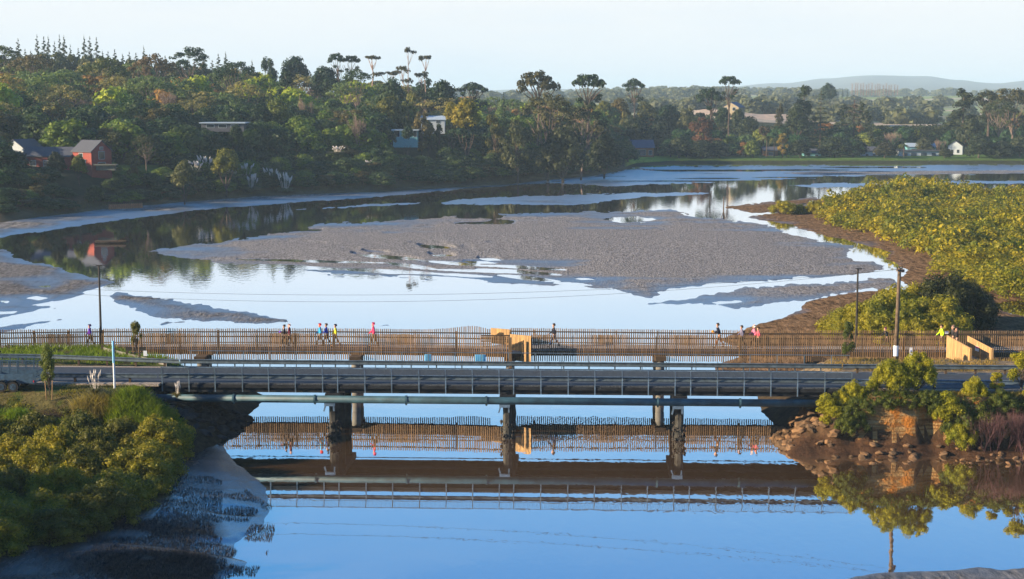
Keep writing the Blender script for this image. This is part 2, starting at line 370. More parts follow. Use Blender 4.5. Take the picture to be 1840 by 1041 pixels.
# ------------------------------------------------------------------ tidal banks
def sdpoly(px, py, poly, ay=3.5):
    P = np.array(poly, float)*[1, ay]; x = px; y = py*ay; d = np.full(x.shape, 1e9); ins = np.zeros(x.shape, bool)
    for i in range(len(P)):
        a = P[i]; b = P[(i+1) % len(P)]; e = b-a; wx = x-a[0]; wy = y-a[1]
        t = np.clip((wx*e[0]+wy*e[1])/(e@e+1e-9), 0, 1); d = np.minimum(d, np.hypot(wx-t*e[0], wy-t*e[1]))
        c = (a[1] > y) != (b[1] > y)
        with np.errstate(divide='ignore', invalid='ignore'): xi = a[0]+(y-a[1])*e[0]/(e[1] if abs(e[1]) > 1e-9 else 1e-9)
        ins ^= c & (x < xi)
    return np.where(ins, d, -d)
def bank(name, polys, holes, mat, sx=3.0, sy=1.3, top=.35, k=.008, rough=1.0, streak=None, extra=None, edge=14, base=0.0):
    A = np.vstack([np.array(p) for p in polys]); x0, y0 = A.min(0)-20; x1, y1 = A.max(0)+8
    xs = np.arange(x0, x1+sx, sx); ys = np.arange(max(y0, 288), y1+sy, sy); P, Y = np.meshgrid(xs, ys)
    T = np.tan(TH-np.arctan((520.5-Y)/F)); D = H/T; X = (P-920)/F*(D*math.cos(TH)+H*math.sin(TH))
    sd = np.full(P.shape, -1e9)
    wob = fbm(X/3.0, D/9, 4)*edge*2+fbm(X/.7, D/2.5, 3)*edge*1.6
    for p in polys: sd = np.maximum(sd, sdpoly(P, Y, p))
    sd = sd+wob
    for p in holes: sd = np.minimum(sd, -sdpoly(P, Y, p)+wob*.4)
    Z = np.clip(sd*k, -.25, None); Z = np.where(Z > 0, top*(1-np.exp(-Z/top)), Z)
    Z = Z+(fbm(X/6, D/6)*.12+fbm(X/1.1, D/1.6, 3)*.09*rough)*np.clip(sd/30+.3, 0, 1)
    if streak is not None: Z = streak(P, Y, X, D, Z)
    if extra is not None: Z = Z+extra(P, Y, X, D)
    Z = Z-.012+base
    nr, nc = P.shape; idx = np.arange(nr*nc).reshape(nr, nc)
    f = np.stack([idx[1:, :-1], idx[1:, 1:], idx[:-1, 1:], idx[:-1, :-1]], -1).reshape(-1, 4)
    keep = Z.ravel()[f].max(1) > -.05; f = f[keep]
    used = np.unique(f); re = np.full(nr*nc, -1); re[used] = np.arange(len(used)); v = np.stack([X, D, Z], -1).reshape(-1, 3)[used]
    o = link(name, npmesh(name, v, re[f], M[mat], True)); tag(o, kind='structure'); BZ[:] = [xs, ys, Z]; return o
BZ = [0, 0, 0]
main = [(265, 452), (330, 443), (380, 437), (430, 428), (500, 420), (545, 412), (565, 404), (640, 401), (680, 398), (740, 394), (800, 391),
        (870, 388), (930, 383), (1010, 381), (1080, 379), (1150, 378), (1205, 376), (1232, 382), (1248, 388), (1300, 394), (1345, 400),
        (1378, 405), (1402, 413), (1430, 425), (1470, 431), (1502, 437), (1526, 443), (1531, 451), (1520, 462), (1538, 468), (1570, 470),
        (1590, 478), (1585, 486), (1540, 493), (1460, 501), (1380, 505), (1300, 509), (1235, 516), (1195, 526), (1170, 536), (1150, 532), (1110, 526),
        (1085, 520), (1040, 515), (980, 516), (900, 512), (800, 505), (700, 500), (600, 497), (560, 491), (480, 482), (400, 474), (340, 466)]
RUN = [(655, 452, 696, 455, 1.2), (640, 456.5, 748, 467, 2.6), (430, 466, 700, 473, 1.4), (700, 473, 780, 484, 1.8), (780, 484, 965, 492, 1.5), (440, 476, 620, 484, 1.6), (620, 484, 780, 492, 2.0), (780, 492, 880, 498, 1.4),
       (470, 484, 560, 489, 1.3), (762, 441, 806, 448, 3.2), (777, 457, 812, 461, 2.2), (864, 464, 896, 468, 1.8), (876, 477, 1012, 485, 1.8), (750, 468, 884, 479, 1.5), (860, 484, 962, 490, 1.6), (900, 495, 1000, 505, 1.8),
       (720, 496, 862, 505, 1.6), (838, 470, 888, 473, 1.6), (930, 488, 1005, 494, 1.4), (1036, 501, 1066, 502, 1.2), (560, 470, 640, 472, 1.1), (600, 494, 700, 499, 1.3), (1000, 508, 1060, 513, 1.3)]
def mstreak(P, Y, X, D, Z):
    yw = Y+fbm(X/4, D/14)*2.4; best = np.zeros(P.shape)
    for x0, y0, x1, y1, w in RUN:
        ex, ey = x1-x0, (y1-y0)*5; wx, wy = P-x0, (yw-y0)*5; t = np.clip((wx*ex+wy*ey)/(ex*ex+ey*ey), 0, 1)
        d = np.hypot(wx-t*ex, wy-t*ey); best = np.maximum(best, np.clip(1.5-d/(w*6.5*(1.05-.6*np.abs(2*t-1)**2)), 0, 1))
    pools = sstep(.72, .80, vnoise(P/70+9, Y/6+4))*sstep(385, 400, Y)*(1-sstep(445, 455, Y))*(1-sstep(900, 1000, P))*sstep(480, 560, P)
    low = sstep(450, 475, Y)*(1-sstep(1000, 1120, P))
    Z = Z*(1-.70*low*sstep(395, 470, P))-.15*pools; return Z*(1-best)-.16*best
bank('sandbar', [main], [[(1085, 394), (1120, 391), (1170, 393), (1168, 397), (1120, 398)]], 'shell_mud', 2.2, 1.0, .40, .004, 1.0, mstreak)
bank('sandbar', [[(1170, 546), (1200, 541), (1240, 537), (1290, 526), (1345, 517), (1410, 511), (1480, 508), (1560, 501), (1600, 500), (1620, 515),
                  (1570, 520), (1520, 526), (1480, 535), (1445, 541), (1400, 546), (1345, 553), (1320, 556), (1285, 549), (1240, 546)]],
     [[(1280, 544), (1330, 540), (1335, 543), (1290, 547)]], 'shell_mud', 2.6, 1.1, .2, .006)
bank('sandbar', [[(200, 532), (215, 527), (260, 531), (330, 543), (400, 555), (470, 566), (520, 573), (522, 579), (480, 583), (430, 581), (400, 576), (340, 577),
                  (290, 571), (240, 558), (208, 545)], [(285, 583), (300, 578), (345, 578), (310, 582), (290, 585)], [(645, 590), (665, 586), (695, 585), (670, 589)]], [],
     'left_mud', 2.2, 1.1, .28, .008)
bank('mudflat', [[(-260, 430), (-60, 444), (10, 449), (28, 460), (60, 472), (110, 483), (160, 497), (200, 508), (185, 516), (155, 525), (105, 540),
                  (60, 548), (100, 552), (60, 560), (30, 566), (-60, 580), (-260, 600)], [(-260, 612), (-10, 588), (40, 583), (110, 575), (60, 582), (20, 594), (-60, 604), (-260, 640)]],
     [[(50, 536), (65, 533), (85, 536), (70, 540)], [(0, 541), (18, 541), (12, 545)], [(-20, 560), (28, 560), (22, 564), (-20, 566)], [(70, 515), (90, 513), (88, 516)]],
     'left_mud', 2.6, 1.2, .3, .007)
# brown bank under the mangroves, right
def eraise(P, Y, X, D):
    return sstep(1250, 1500, P)*sstep(560, 640, Y)*.5
bank('mudflat', [[(1335, 391), (1360, 386), (1395, 381), (1440, 366), (1490, 352), (1560, 345), (1700, 338), (2150, 338), (2150, 540), (1900, 545), (1835, 541),
                  (1780, 545), (1800, 560), (1850, 572), (2150, 590), (2150, 665), (1290, 665), (1290, 655), (1380, 640), (1300, 610), (1330, 596), (1365, 584), (1400, 572), (1435, 556),
                  (1445, 543), (1500, 530), (1560, 522), (1590, 520), (1610, 528), (1640, 524), (1625, 512), (1610, 500), (1635, 486), (1610, 474), (1588, 466), (1602, 457),
                  (1580, 448), (1540, 437), (1500, 427), (1455, 417), (1420, 406), (1378, 399)],
                 [(1300, 372), (1345, 366), (1400, 362), (1480, 352), (1450, 366), (1400, 382), (1350, 384)]], [], 'brown_mud', 3.2, 1.4, .5, .006, .8, None, eraise, 9)
# far flats
bank('mudflat', [[(1020, 322), (1070, 314), (1110, 308), (1125, 300), (1200, 298), (1400, 297), (2150, 294), (2150, 311), (1840, 313), (1500, 318), (1400, 323),
                  (1280, 329), (1180, 333), (1080, 335), (1000, 332), (960, 327)]],
     [[(1700, 316), (2150, 314), (2150, 320), (1700, 320)]], 'wet_mud', 4, .7, .12, .004, .6, lambda P, Y, X, D, Z: Z-.16*sstep(.55, .75, vnoise(P/160, Y/2.2)), None, 10)
bank('mudflat', [[(1420, 333), (1500, 329), (1700, 325), (2150, 322), (2150, 330), (1750, 331), (1560, 338), (1460, 338)]], [], 'wet_mud', 4, .8, .12, .004, .6, None, None, 8)
bank('sandbar', [[(1385, 312), (1450, 308.6), (1840, 306.5), (2150, 306), (2150, 310), (1840, 311.5), (1600, 313.5), (1460, 315)]], [], 'shell_mud', 4, .6, .3, .02, .4, None, None, 4, .06)
bank('sandbar', [[(785, 364), (830, 358), (900, 354), (1000, 351), (1100, 347), (1180, 346), (1290, 346), (1250, 351), (1160, 355), (1060, 367), (980, 369), (880, 369), (800, 367)],
                 [(455, 379), (560, 375), (660, 367), (760, 364), (740, 368), (640, 373), (560, 377)]], [], 'shore_mud', 3, .8, .2, .006, .6, None, None, 8)
bank('mudflat', [[(-260, 470), (-60, 440), (0, 427), (60, 418), (180, 401), (300, 385), (400, 374), (480, 368), (560, 362), (640, 358), (680, 354), (750, 348), (850, 339), (920, 333), (1000, 328),
                  (1100, 313), (1118, 303), (1060, 300), (900, 318), (700, 330), (460, 340), (200, 360), (0, 385), (-260, 420)]], [], 'shore_mud', 3, .9, .5, .01, .8, None, None, 7)
# near left flat and bottom right corner
def nl(P, Y, X, D): return sstep(470, 200, P)*.25-.10*sstep(860, 960, Y)*sstep(300, 480, P)
bank('mudflat', [[(-400, 760), (200, 740), (345, 745), (380, 790), (405, 822), (450, 850), (488, 876), (497, 890), (492, 950), (480, 1000), (440, 1040), (400, 1100), (380, 1300), (-400, 1300)]],
     [], 'near_mud', 3, 1.8, .45, .004, .6, lambda P, Y, X, D, Z: Z-.12*sstep(.5, .7, vnoise(X/3, D/2.4))*sstep(880, 960, Y), nl, 7)
NLZ = list(BZ)
bank('mudflat', [[(1535, 1036), (1570, 1030), (1640, 1027), (1700, 1026), (1760, 1020), (1800, 1026), (1860, 1022), (2000, 1015), (2200, 1300), (1500, 1300), (1500, 1050)]],
     [], 'left_mud', 2.5, 1.6, .3, .012, 1.6, None, None, 9)

# ------------------------------------------------------------------ road frame and causeway
RO = Vector((Xat(920, 103.4, 4), 103.4, 0)); RD = Vector((1, -.045, 0)).normalized(); RN = Vector((-RD.y, RD.x, 0))
RANG = math.atan2(RD.y, RD.x)
def R(t, n, z): p = RO+RD*t+RN*n; return Vector((p.x, p.y, z))
def t_of(px, n, z):
    lo, hi = -90., 90.
    for _ in range(40):
        mid = (lo+hi)/2; p = R(mid, n, z)
        if 920+F*p.x/(p.y*math.cos(TH)+(H-z)*math.sin(TH)) < px: lo = mid
        else: hi = mid
    return lo
TL, TR = t_of(300, 0, 3.4), t_of(1500, 0, 3.4)
def ztop(t): return 3.45
def cause(X, D):
    """height of the two causeway ends"""
    X = np.asarray(X, float); D = np.asarray(D, float)
    t = (X-RO.x)*RD.x+(D-RO.y)*RD.y; n = (X-RO.x)*RN.x+(D-RO.y)*RN.y
    w = fbm(X/3, D/3)*1.6
    eL = np.maximum(np.maximum((t-(TL-1.5)), (-3.6-n)), n-np.where(t < -31, 14.5, np.interp(t, [-31, -24], [14.5, 8.5])))+w*.7
    zL = ztop(t)-np.clip(eL, 0, None)*.62
    zL = np.where(t < 0, zL, -9)
    # right end: near side is a cut clay cliff with an apron
    eR = np.maximum((TR+1.6)-t, n-12)+w*.5
    zR = ztop(t)-np.clip(eR, 0, None)*.68
    nc = -2.5-.9*sstep(TR+12, TR+18, t)+fbm(X/1.2, D*0, 4)*1.3
    drop = sstep(.0, .75, nc-n); apron = np.clip(.62-(nc-n-.7)*.42, -.5, .7)
    zR = np.where(n < nc, np.minimum(zR, zR*(1-drop)+apron*drop), zR)
    zR = np.where(t > 0, zR, -9)
    return np.maximum(zL, zR), t, n
def build_causeway(side):
    ts = np.arange(-75, TL+9, .30) if side < 0 else np.arange(TR-8, 62, .30)
    ns = np.concatenate([np.arange(-16, 2, .22), np.arange(2, 26, .6)]); Tt, Nn = np.meshgrid(ts, ns)
    X = RO.x+RD.x*Tt+RN.x*Nn; D = RO.y+RD.y*Tt+RN.y*Nn
    Z, t, n = cause(X, D)
    Z = Z+fbm(X/.8, D/.8, 4)*.25*np.where((n > -.4) & (n < 6.6), 0, 1)
    Z = np.where((n > -1.0) & (n < 6.8) & (Z > 3.0), 3.40, Z)
    cov = np.zeros(Z.shape+(3,)); g = fbm(X/1.5, D/1.5)
    cov[:] = (.10, .085, .035); cov[g > .03] = (.11, .10, .038); cov[g < -.06] = (.07, .09, .02)
    cov[Z < 2.6] = (.055, .042, .025)
    if side > 0: cov[(Z < 3.3) & (n < 1)] = (.09, .055, .03); cov[(Z < .9) & (n < -.5)] = (.075, .042, .024)
    if side > 0: cov[(n > 6.4) & (Z > 2)] = (.24, .19, .12)
    idx = np.arange(Z.size).reshape(Z.shape); nr, nc = Z.shape
    f = np.stack([idx[:-1, :-1], idx[:-1, 1:], idx[1:, 1:], idx[1:, :-1]], -1).reshape(-1, 4)
    f = f[Z.ravel()[f].max(1) > -.3]; mi = np.zeros(len(f), int)
    if side > 0:
        zz = Z.ravel()[f]; nn = n.ravel()[f].mean(1); tt = t.ravel()[f].mean(1)
        mi = ((zz.max(1)-zz.min(1) > .10) & (nn < -.5) & (tt > TR+1) & (tt < TR+11) & (zz.min(1) > .6)).astype(int)
    o = link('embankment', npmesh('embankment', np.stack([X, D, Z], -1).reshape(-1, 3), f, [M['bank'], M['cliff']], True, cov.reshape(-1, 3), mi)); tag(o, kind='structure')
build_causeway(-1); build_causeway(1)
ZR = 3.57
b = MB(); b.prism(R(-75, 2.5, ZR), R(62, 2.5, ZR), [(-2.75, -.06), (2.75, -.06), (2.75, 0), (-2.75, 0)])
tag(b.build('road', M['asphalt']), kind='structure')
b = MB()
for a, c in ((-75, TL-.3), (TR+.3, 62)):
    b.prism(R(a, -.65, 3.5), R(c, -.65, 3.5), [(-.35, -.1), (.35, -.1), (.35, .045), (-.35, .045)])
    b.prism(R(a, 5.6, 3.5), R(c, 5.6, 3.5), [(-.3, -.1), (.3, -.1), (.3, .045), (-.3, .045)])
tag(b.build('gravel_shoulder', M['gravel']), kind='structure')

# ------------------------------------------------------------------ road bridge
RZ = (0, 0, RANG)
rb = thing('road_bridge', R(0, 2.5, 0), 'low one-lane concrete road bridge on three piers with black girders', 'bridge')
b = MB(); b.prism(R(TL-.2, 2.9, 3.4), R(TR+.2, 2.9, 3.4), [(-3.5, -.12), (3.5, -.12), (3.5, .10), (-3.5, .10)]); b.build('deck', M['girder_black'], rb)
b = MB(); b.prism(R(TL-.2, -.42, 3.42), R(TR+.2, -.42, 3.42), [(-.14, -.1), (.14, -.1), (.14, .17), (-.14, .17)]); b.build('kerb', M['kerb_grit'], rb)
b = MB(); b.prism(R(TL-.2, 5.55, 3.42), R(TR+.2, 5.55, 3.42), [(-.14, -.1), (.14, -.1), (.14, .17), (-.14, .17)]); b.build('kerb', M['kerb_grit'], rb)
for nn in (-.25, 1.6, 3.6, 5.9):
    b = MB(); b.prism(R(TL-.8, nn, 3.1), R(TR+.8, nn, 3.1), [(-.16, -.14), (.16, -.14), (.16, .175), (-.16, .175)]); b.build('girder', M['girder_black'], rb)
piers = [t_of(p, .1, 1.5) for p in (601, 912, 1220)]
for t in piers:
    b = MB(); b.prism(R(t, -.75, 2.75), R(t, 6.6, 2.75), [(-.48, -.2), (.48, -.2), (.48, .2), (-.48, .2)]); cap = b.build('pier_cap', M['girder_black'], rb)
    for nn in (-.2, 2.7, 5.8):
        b = MB(); rr = random.Random(int(t*10+nn*3)); seg = []
        for i in range(9):
            z0 = -.8+i*.42; a = .30+rr.uniform(-.02, .05)*(1 if i < 5 else .3); seg.append((z0, a))
        vs = []; fs = []
        for z0, a in seg:
            for k in range(8):
                th = math.pi/8+k*math.pi/4; e = a*(1+rr.uniform(-.05, .07)); p = R(t+math.cos(th)*e, nn+math.sin(th)*e, z0); vs.append(p)
        for i in range(len(seg)-1):
            for k in range(8): fs.append((i*8+k, i*8+(k+1) % 8, (i+1)*8+(k+1) % 8, (i+1)*8+k))
        b.add(vs, fs); pl = b.build('pile', M['pile_concrete'], cap)
    # oyster and weed growth round the pile foot
    b = MB(); rr = random.Random(int(t*7))
    for i in range(70):
        th = rr.uniform(0, 6.28); z0 = rr.uniform(-.1, 1.15); p = R(t+math.cos(th)*.40, -.2+math.sin(th)*.40, z0); r = rr.uniform(.04, .11)
        b.add([p+Vector((r, 0, 0)), p+Vector((-r, 0, 0)), p+Vector((0, r, 0)), p+Vector((0, -r, 0)), p+Vector((0, 0, r*1.3)), p+Vector((0, 0, -r*1.3))],
              [(0, 2, 4), (2, 1, 4), (1, 3, 4), (3, 0, 4), (2, 0, 5), (1, 2, 5), (3, 1, 5), (0, 3, 5)])
    o = b.build('oyster_growth', M['dark_rock'], cap)
b = MB(); b.prism(R(TL-1, 6.0, 2.8), R(TR+1, 6.0, 2.8), [(-.025, -.025), (.025, -.025), (.025, .025), (-.025, .025)])
for i in range(38): t = TL+i*1.2; b.bar(R(t, 6.0, 2.78), R(t, 6.0, 3.0), .03)
b.build('conduit', M['galv_dark'], rb)
for side, t in ((-1, TL), (1, TR)):
    b = MB(); b.prism(R(t+side*.9, -.4, 2.4), R(t+side*.9, 6.4, 2.4), [(-.35, -1.2), (.35, -1.2), (.35, .86), (-.35, .86)]); b.build('abutment', M['pile_concrete'], rb)

# pipe slung on the near side
pipe = thing('water_pipe', R(0, -1.0, 2.6), 'thick blue-grey pipe slung along the near side of the road bridge', 'pipe')
tp0, tp1 = t_of(255, -1, 2.6), t_of(1482, -1, 2.6)
b = MB(); b.tube(R(tp0-2, -1.0, 2.64), R(tp1+2, -1.0, 2.64), .25, n=16); b.build('pipe_barrel', M['pipe_paint'], pipe, True)
for px in (566, 874, 1182, 420, 730, 1330):
    t = t_of(px, -1, 2.6); b = MB(); b.tube(R(t-.06, -1, 2.64), R(t+.06, -1, 2.64), .30, n=16); b.tube(R(t, -1, 2.3), R(t, -1, 2.42), .06, n=6); b.build('flange', M['pipe_paint'], pipe)
for t in piers:
    b = MB(); b.box(-.38, .30, -.1, .1, -.16, .04); b.bar((-.3, 0, -.1), (-.42, 0, -.52), .09); b.bar((.22, 0, -.1), (.24, 0, -.5), .09); b.bar((-.1, 0, -.1), (-.1, .9, .2), .1)
    me = b.mesh('bracket', M['galvanised']); link('bracket', me, pipe, R(t-.1, -1.0, 2.36)-ORG[pipe], RZ)

# ------------------------------------------------------------------ barriers
WB = [(-.02, -.155), (.05, -.11), (-.02, -.04), (-.02, .04), (.05, .11), (-.02, .155), (-.045, .155), (.022, .11), (-.045, .045), (-.045, -.045), (.022, -.11), (-.045, -.155)]
def wbeam(mb, pts):
    for p, q in zip(pts[:-1], pts[1:]): mb.prism(p, q, WB)
gn = thing('guardrail', R(0, -.55, 3.5), 'near steel bridge barrier with leaning posts and fine mesh above its beam', 'guardrail')
post = MB(); post.bar((0, 0, -.50), (0, 0, .55), .07, .09, (0, 1, 0)); post.bar((0, 0, .55), (-.02, -.10, 1.14), .06, .07, (0, 1, 0)); pm = post.mesh('post', M['galvanised'])
pxs = [292, 340, 387, 436, 483, 531, 580, 607, 656, 704, 753, 801, 849, 897, 923, 972, 1021, 1069, 1118, 1165, 1213, 1241, 1289, 1337, 1385, 1433, 1482, 1530]
for p in pxs: link('post', pm, gn, R(t_of(p, -.55, 3.6), -.6, 3.5)-ORG[gn], RZ)
tA, tB = t_of(292, -.6, 4.5), t_of(1530, -.6, 4.5)
b = MB(); wbeam(b, [R(tA-.3, -.50, 4.01), R(tB+.3, -.50, 4.01)]); b.build('beam', M['galv_dark'], gn)
b = MB(); b.bar(R(tA, -.70, 4.63), R(tB, -.70, 4.63), .045); b.build('top_rail', M['galvanised'], gn)
b = MB(); b.bar(R(tA, -.62, 4.20), R(tB, -.62, 4.20), .03); b.build('lower_rail', M['galvanised'], gn)
b = MB(); t = tA
while t < tB: b.bar(R(t, -.62, 4.19), R(t, -.70, 4.62), .014); t += .085
o = b.build('mesh_infill', M['galv_dark'], gn); o['kind'] = 'stuff'
gf = thing('guardrail', R(0, 5.2, 3.5), 'far steel bridge barrier beyond the lane with fine mesh below its beam', 'guardrail')
p2 = MB(); p2.bar((0, 0, -.05), (0, 0, .72), .08, .08, (0, 1, 0)); pm2 = p2.mesh('post', M['galv_dark'])
t = tA
while t < tB: link('post', pm2, gf, R(t, 5.25, 3.5)-ORG[gf], RZ); t += 1.75
b = MB(); wbeam(b, [R(tA-.3, 5.15, 4.04), R(tB+.3, 5.15, 4.04)]); b.build('beam', M['galv_dark'], gf)
b = MB(); t = tA
while t < tB: b.bar(R(t, 5.3, 3.58), R(t, 5.3, 3.9), .014); t += .085
o = b.build('mesh_infill', M['galvanised'], gf); o['kind'] = 'stuff'
hr = thing('handrail', R(0, 6.2, 3.4), 'thin blue-grey pipe handrail on posts along the far bridge edge', 'handrail')
p3 = MB(); p3.bar((0, 0, -.1), (0, 0, 1.18), .05, .05, (0, 1, 0)); pm3 = p3.mesh('post', M['galvanised'])
t = tA+.2
while t < tB+1: link('post', pm3, hr, R(t, 6.25, 3.45)-ORG[hr], RZ); t += 1.85
b = MB(); b.tube(R(tA, 6.25, 4.62), R(tB+1, 6.25, 4.62), .03, n=6); b.build('rail', M['galvanised'], hr)
def approach(label, pts, z0, step, mat='galv_dark'):
    g = thing('guardrail', Vector((pts[0].x, pts[0].y, 3.5)), label, 'guardrail', None)
    b = MB(); wbeam(b, [Vector((p.x, p.y, z0)) for p in pts]); b.build('beam', M[mat], g)
    pb = MB(); pb.bar((0, 0, -.3), (0, 0, .66), .14, .14, (0, 1, 0)); pme = pb.mesh('post', M['timber_dark'])
    L = 0
    for p, q in zip(pts[:-1], pts[1:]):
        d = (q-p); n = max(1, int(d.length/step))
        for i in range(n): w = p+d*((i+.5)/n); link('post', pme, g, Vector((w.x, w.y, 3.45))+Vector((0, .12, 0))-ORG[g], RZ)
approach('near roadside guardrail left of the bridge behind the cage trailer', [R(-60, -.5, 0), R(tA-.4, -.5, 0)], 4.0, 3.6)
approach('far roadside guardrail left of the bridge in front of the grass', [R(-60, 7.2, 0), R(-34, 7.0, 0), R(tA-.4, 5.2, 0)], 4.02, 1.9)
approach('near roadside guardrail right of the bridge behind the shrubs', [R(tB+.4, -.5, 0), R(60, -.5, 0)], 4.0, 1.9, 'galvanised')
approach('far roadside guardrail right of the bridge before the timber gateway', [R(tB+.4, 5.2, 0), R(60, 5.2, 0)], 4.03, 1.9)

# ------------------------------------------------------------------ footbridge
ZD, ZT, ZB = 3.26, 4.46, 2.46
NEAR = [(-240, 118.5), (0, 119.1), (185, 120.1), (600, 120.0), (820, 119.2), (916, 118.5)]
NEAR2 = [(954, 119.3), (1330, 119.0), (1698, 118.6)]
NEAR3 = [(1782, 118.5), (2080, 118.2)]
FAR = [(-240, 121.6), (0, 121.9), (185, 122.6), (600, 122.6), (820, 122.0), (882, 121.8)]
FAR2 = [(917, 122.9), (960, 122.7), (1330, 121.6), (2080, 121.2)]
def pl(line, z=ZD): return [W(p, D, z) for p, D in line]
NALL = pl(NEAR)+pl(NEAR2)+pl([(1698, 118.6), (1782, 118.5), (2080, 118.2)])[1:]
FALL = pl(FAR)+pl(FAR2)
fb = thing('footbridge', W(920, 120.5, 0), 'long timber footbridge on concrete piers behind the road bridge', 'bridge')
def atx(poly, x):
    for p, q in zip(poly[:-1], poly[1:]):
        if p.x <= x <= q.x: return p.lerp(q, (x-p.x)/max(1e-6, q.x-p.x))
    return poly[-1]
plank_m = []
for k in range(3):
    pb = MB(); pb.box(-.07, .07, -1.55, 1.55, -.05, -.004*k); plank_m.append(pb.mesh('plank', M['timber']))
xs0, xs1 = NALL[0].x+.4, NALL[-1].x-.4
b = MB(); x = xs0; i = 0; rr = random.Random(3)
while x < xs1:
    a = atx(NALL, x); c = atx(FALL, x); jz = rr.uniform(-.008, .008)
    b.box(x-.068, x+.068, a.y+.06, c.y-.06, ZD-.05, ZD+jz); x += .15
o = b.build('deck_planks', M['deck_timber'], fb); o['kind'] = 'stuff'
for off, nm in ((.10, 'beam'), (1.2, 'beam'), (2.35, 'beam')):
    b = MB()
    for p, q in zip(NALL[:-1], NALL[1:]):
        b.bar(p+Vector((0, off, -.23)), q+Vector((0, off, -.23)), .09, .34)
    b.build('beam', M['timber_dark'], fb)
for px in (100, 371, 644, 917, 1182, 1455):
    D = 121.2; X = Xat(px, D, 1)
    b = MB()
    b.box(X-.85 if 0 else X-.42, X+.42, 118.7, 122.3, 2.55, 2.86); cap = b.build('crosshead', M['timber_dark'], fb)
    for dy in (119.4, 121.8):
        pb = MB(); rr = random.Random(px)
        for k in range(6): pb.tube((X, dy, -1+k*.62), (X, dy, -.38+k*.62), .33+rr.uniform(-.02, .02), .33+rr.uniform(-.02, .02), 10, False)
        pb.build('pile', M['concrete'], cap, True)
pk = []
for k, (w, h0, h1) in enumerate([(.076, ZB, ZT), (.072, ZB-.02, ZT+.02), (.080, ZB+.015, ZT-.015)]):
    pb = MB(); pb.box(-w/2, w/2, -.016, .016, h0-ZD, h1-ZD); pk.append(pb.mesh('picket', M['timber']))
def fence(name, pts, label, off, top=lambda x: 0.0, step=.162, railoff=.05):
    """pickets one by one, two rails and posts behind"""
    f = thing(name, pts[0], label, 'fence', 'picket fences of the footbridge')
    rr = random.Random(len(pts)*31+int(pts[0].x)); rest = MB(); cnt = 0; tot = 0
    n_total = int(sum((q-p).length for p, q in zip(pts[:-1], pts[1:]))/step)
    skip = max(0, n_total-296)
    for p, q in zip(pts[:-1], pts[1:]):
        d = q-p; n = max(1, round(d.length/step)); ang = math.atan2(d.y, d.x)
        for i in range(n):
            w = p+d*((i+.5)/n); k = rr.choice((0, 0, 1, 2)); dz = top(w.x); tot += 1
            sc = 1+dz/(ZT-ZD) if dz else 1
            loc = Vector((w.x, w.y+off, ZD+rr.uniform(-.012, .012)))
            if tot <= skip:
                hw = .039; rest.box(loc.x-hw, loc.x+hw, loc.y-.016, loc.y+.016, ZB, ZT+dz)
            else: link('picket', pk[k], f, loc-ORG[f], (rr.uniform(-.01, .01), rr.uniform(-.012, .012), ang), (1, 1, sc))
        for z, hh in ((ZT-.25, .09), (ZD+.12, .07)):
            b = MB(); b.bar(Vector((p.x, p.y+off+railoff, z)), Vector((q.x, q.y+off+railoff, z)), .045, hh); b.build('rail', M['timber_dark'], f)
    if rest.v: o = rest.build('picket_run', M['timber'], f); o['kind'] = 'stuff'
    L = 0
    for p, q in zip(pts[:-1], pts[1:]):
        d = q-p; n = max(1, round(d.length/2.9))
        for i in range(n):
            w = p+d*(i/n); b = MB(); b.box(w.x-.035, w.x+.035, w.y+off+railoff+.03, w.y+off+railoff+.12, ZD-.45, ZT-.12); b.build('post', M['timber'], f)
    return f
fence('picket_fence', pl(NEAR), 'near picket fence of the footbridge left of the jog', 0)
fence('picket_fence', pl(NEAR2), 'near picket fence of the footbridge from jog to boarded gateway', 0)
fence('picket_fence', pl(NEAR3), 'short near picket fence right of the boarded gateway', 0)
def wave(x):
    c = W(852, 122, 4).x; d = (x-c); return .30*math.exp(-(d/1.9)**2) if d < 0 else .30*math.exp(-(d/.9)**2)
fence('picket_fence', pl(FAR), 'far picket fence of the footbridge left of the jog with wavy top', 0, wave, .162, -.05)
fence('picket_fence', pl(FAR2), 'far picket fence of the footbridge right of the jog', 0, lambda x: 0, .162, -.05)
def jog(p, q, label, rise, zb):
    f = thing('slat_screen', p, label, 'fence')
    bm = MB(); bm.box(-.055, .055, -.015, .015, zb-ZD, ZT-ZD); me = bm.mesh('slat', M['new_timber'])
    d = q-p; n = round(d.length/.125)
    for i in range(n):
        w = p+d*((i+.5)/n); link('slat', me, f, w-ORG[f]+Vector((0, 0, rise*i/n)), (0, 0, math.atan2(d.y, d.x)))
    b = MB(); b.bar(Vector((p.x, p.y+.07, ZT-.25)), Vector((q.x, q.y+.07, ZT-.25+rise)), .045, .09); b.build('rail', M['timber_dark'], f)
jog(W(917, 119.7, ZD), W(954, 118.35, ZD), 'near sunlit slat screen at the jog of the footbridge', .06, ZB)
jog(W(882, 122.9, ZD), W(916, 121.7, ZD), 'far sunlit slat screen at the jog of the footbridge', .06, ZD)
b = MB(); p = W(917, 118.3, 0); b.box(p.x-.11, p.x+.11, p.y-.16, p.y+.02, 0.2, ZT-.05)
o = b.build('mooring_post', M['timber']); tag(o, 'thick upright timber post between fence and near slat screen', 'post')
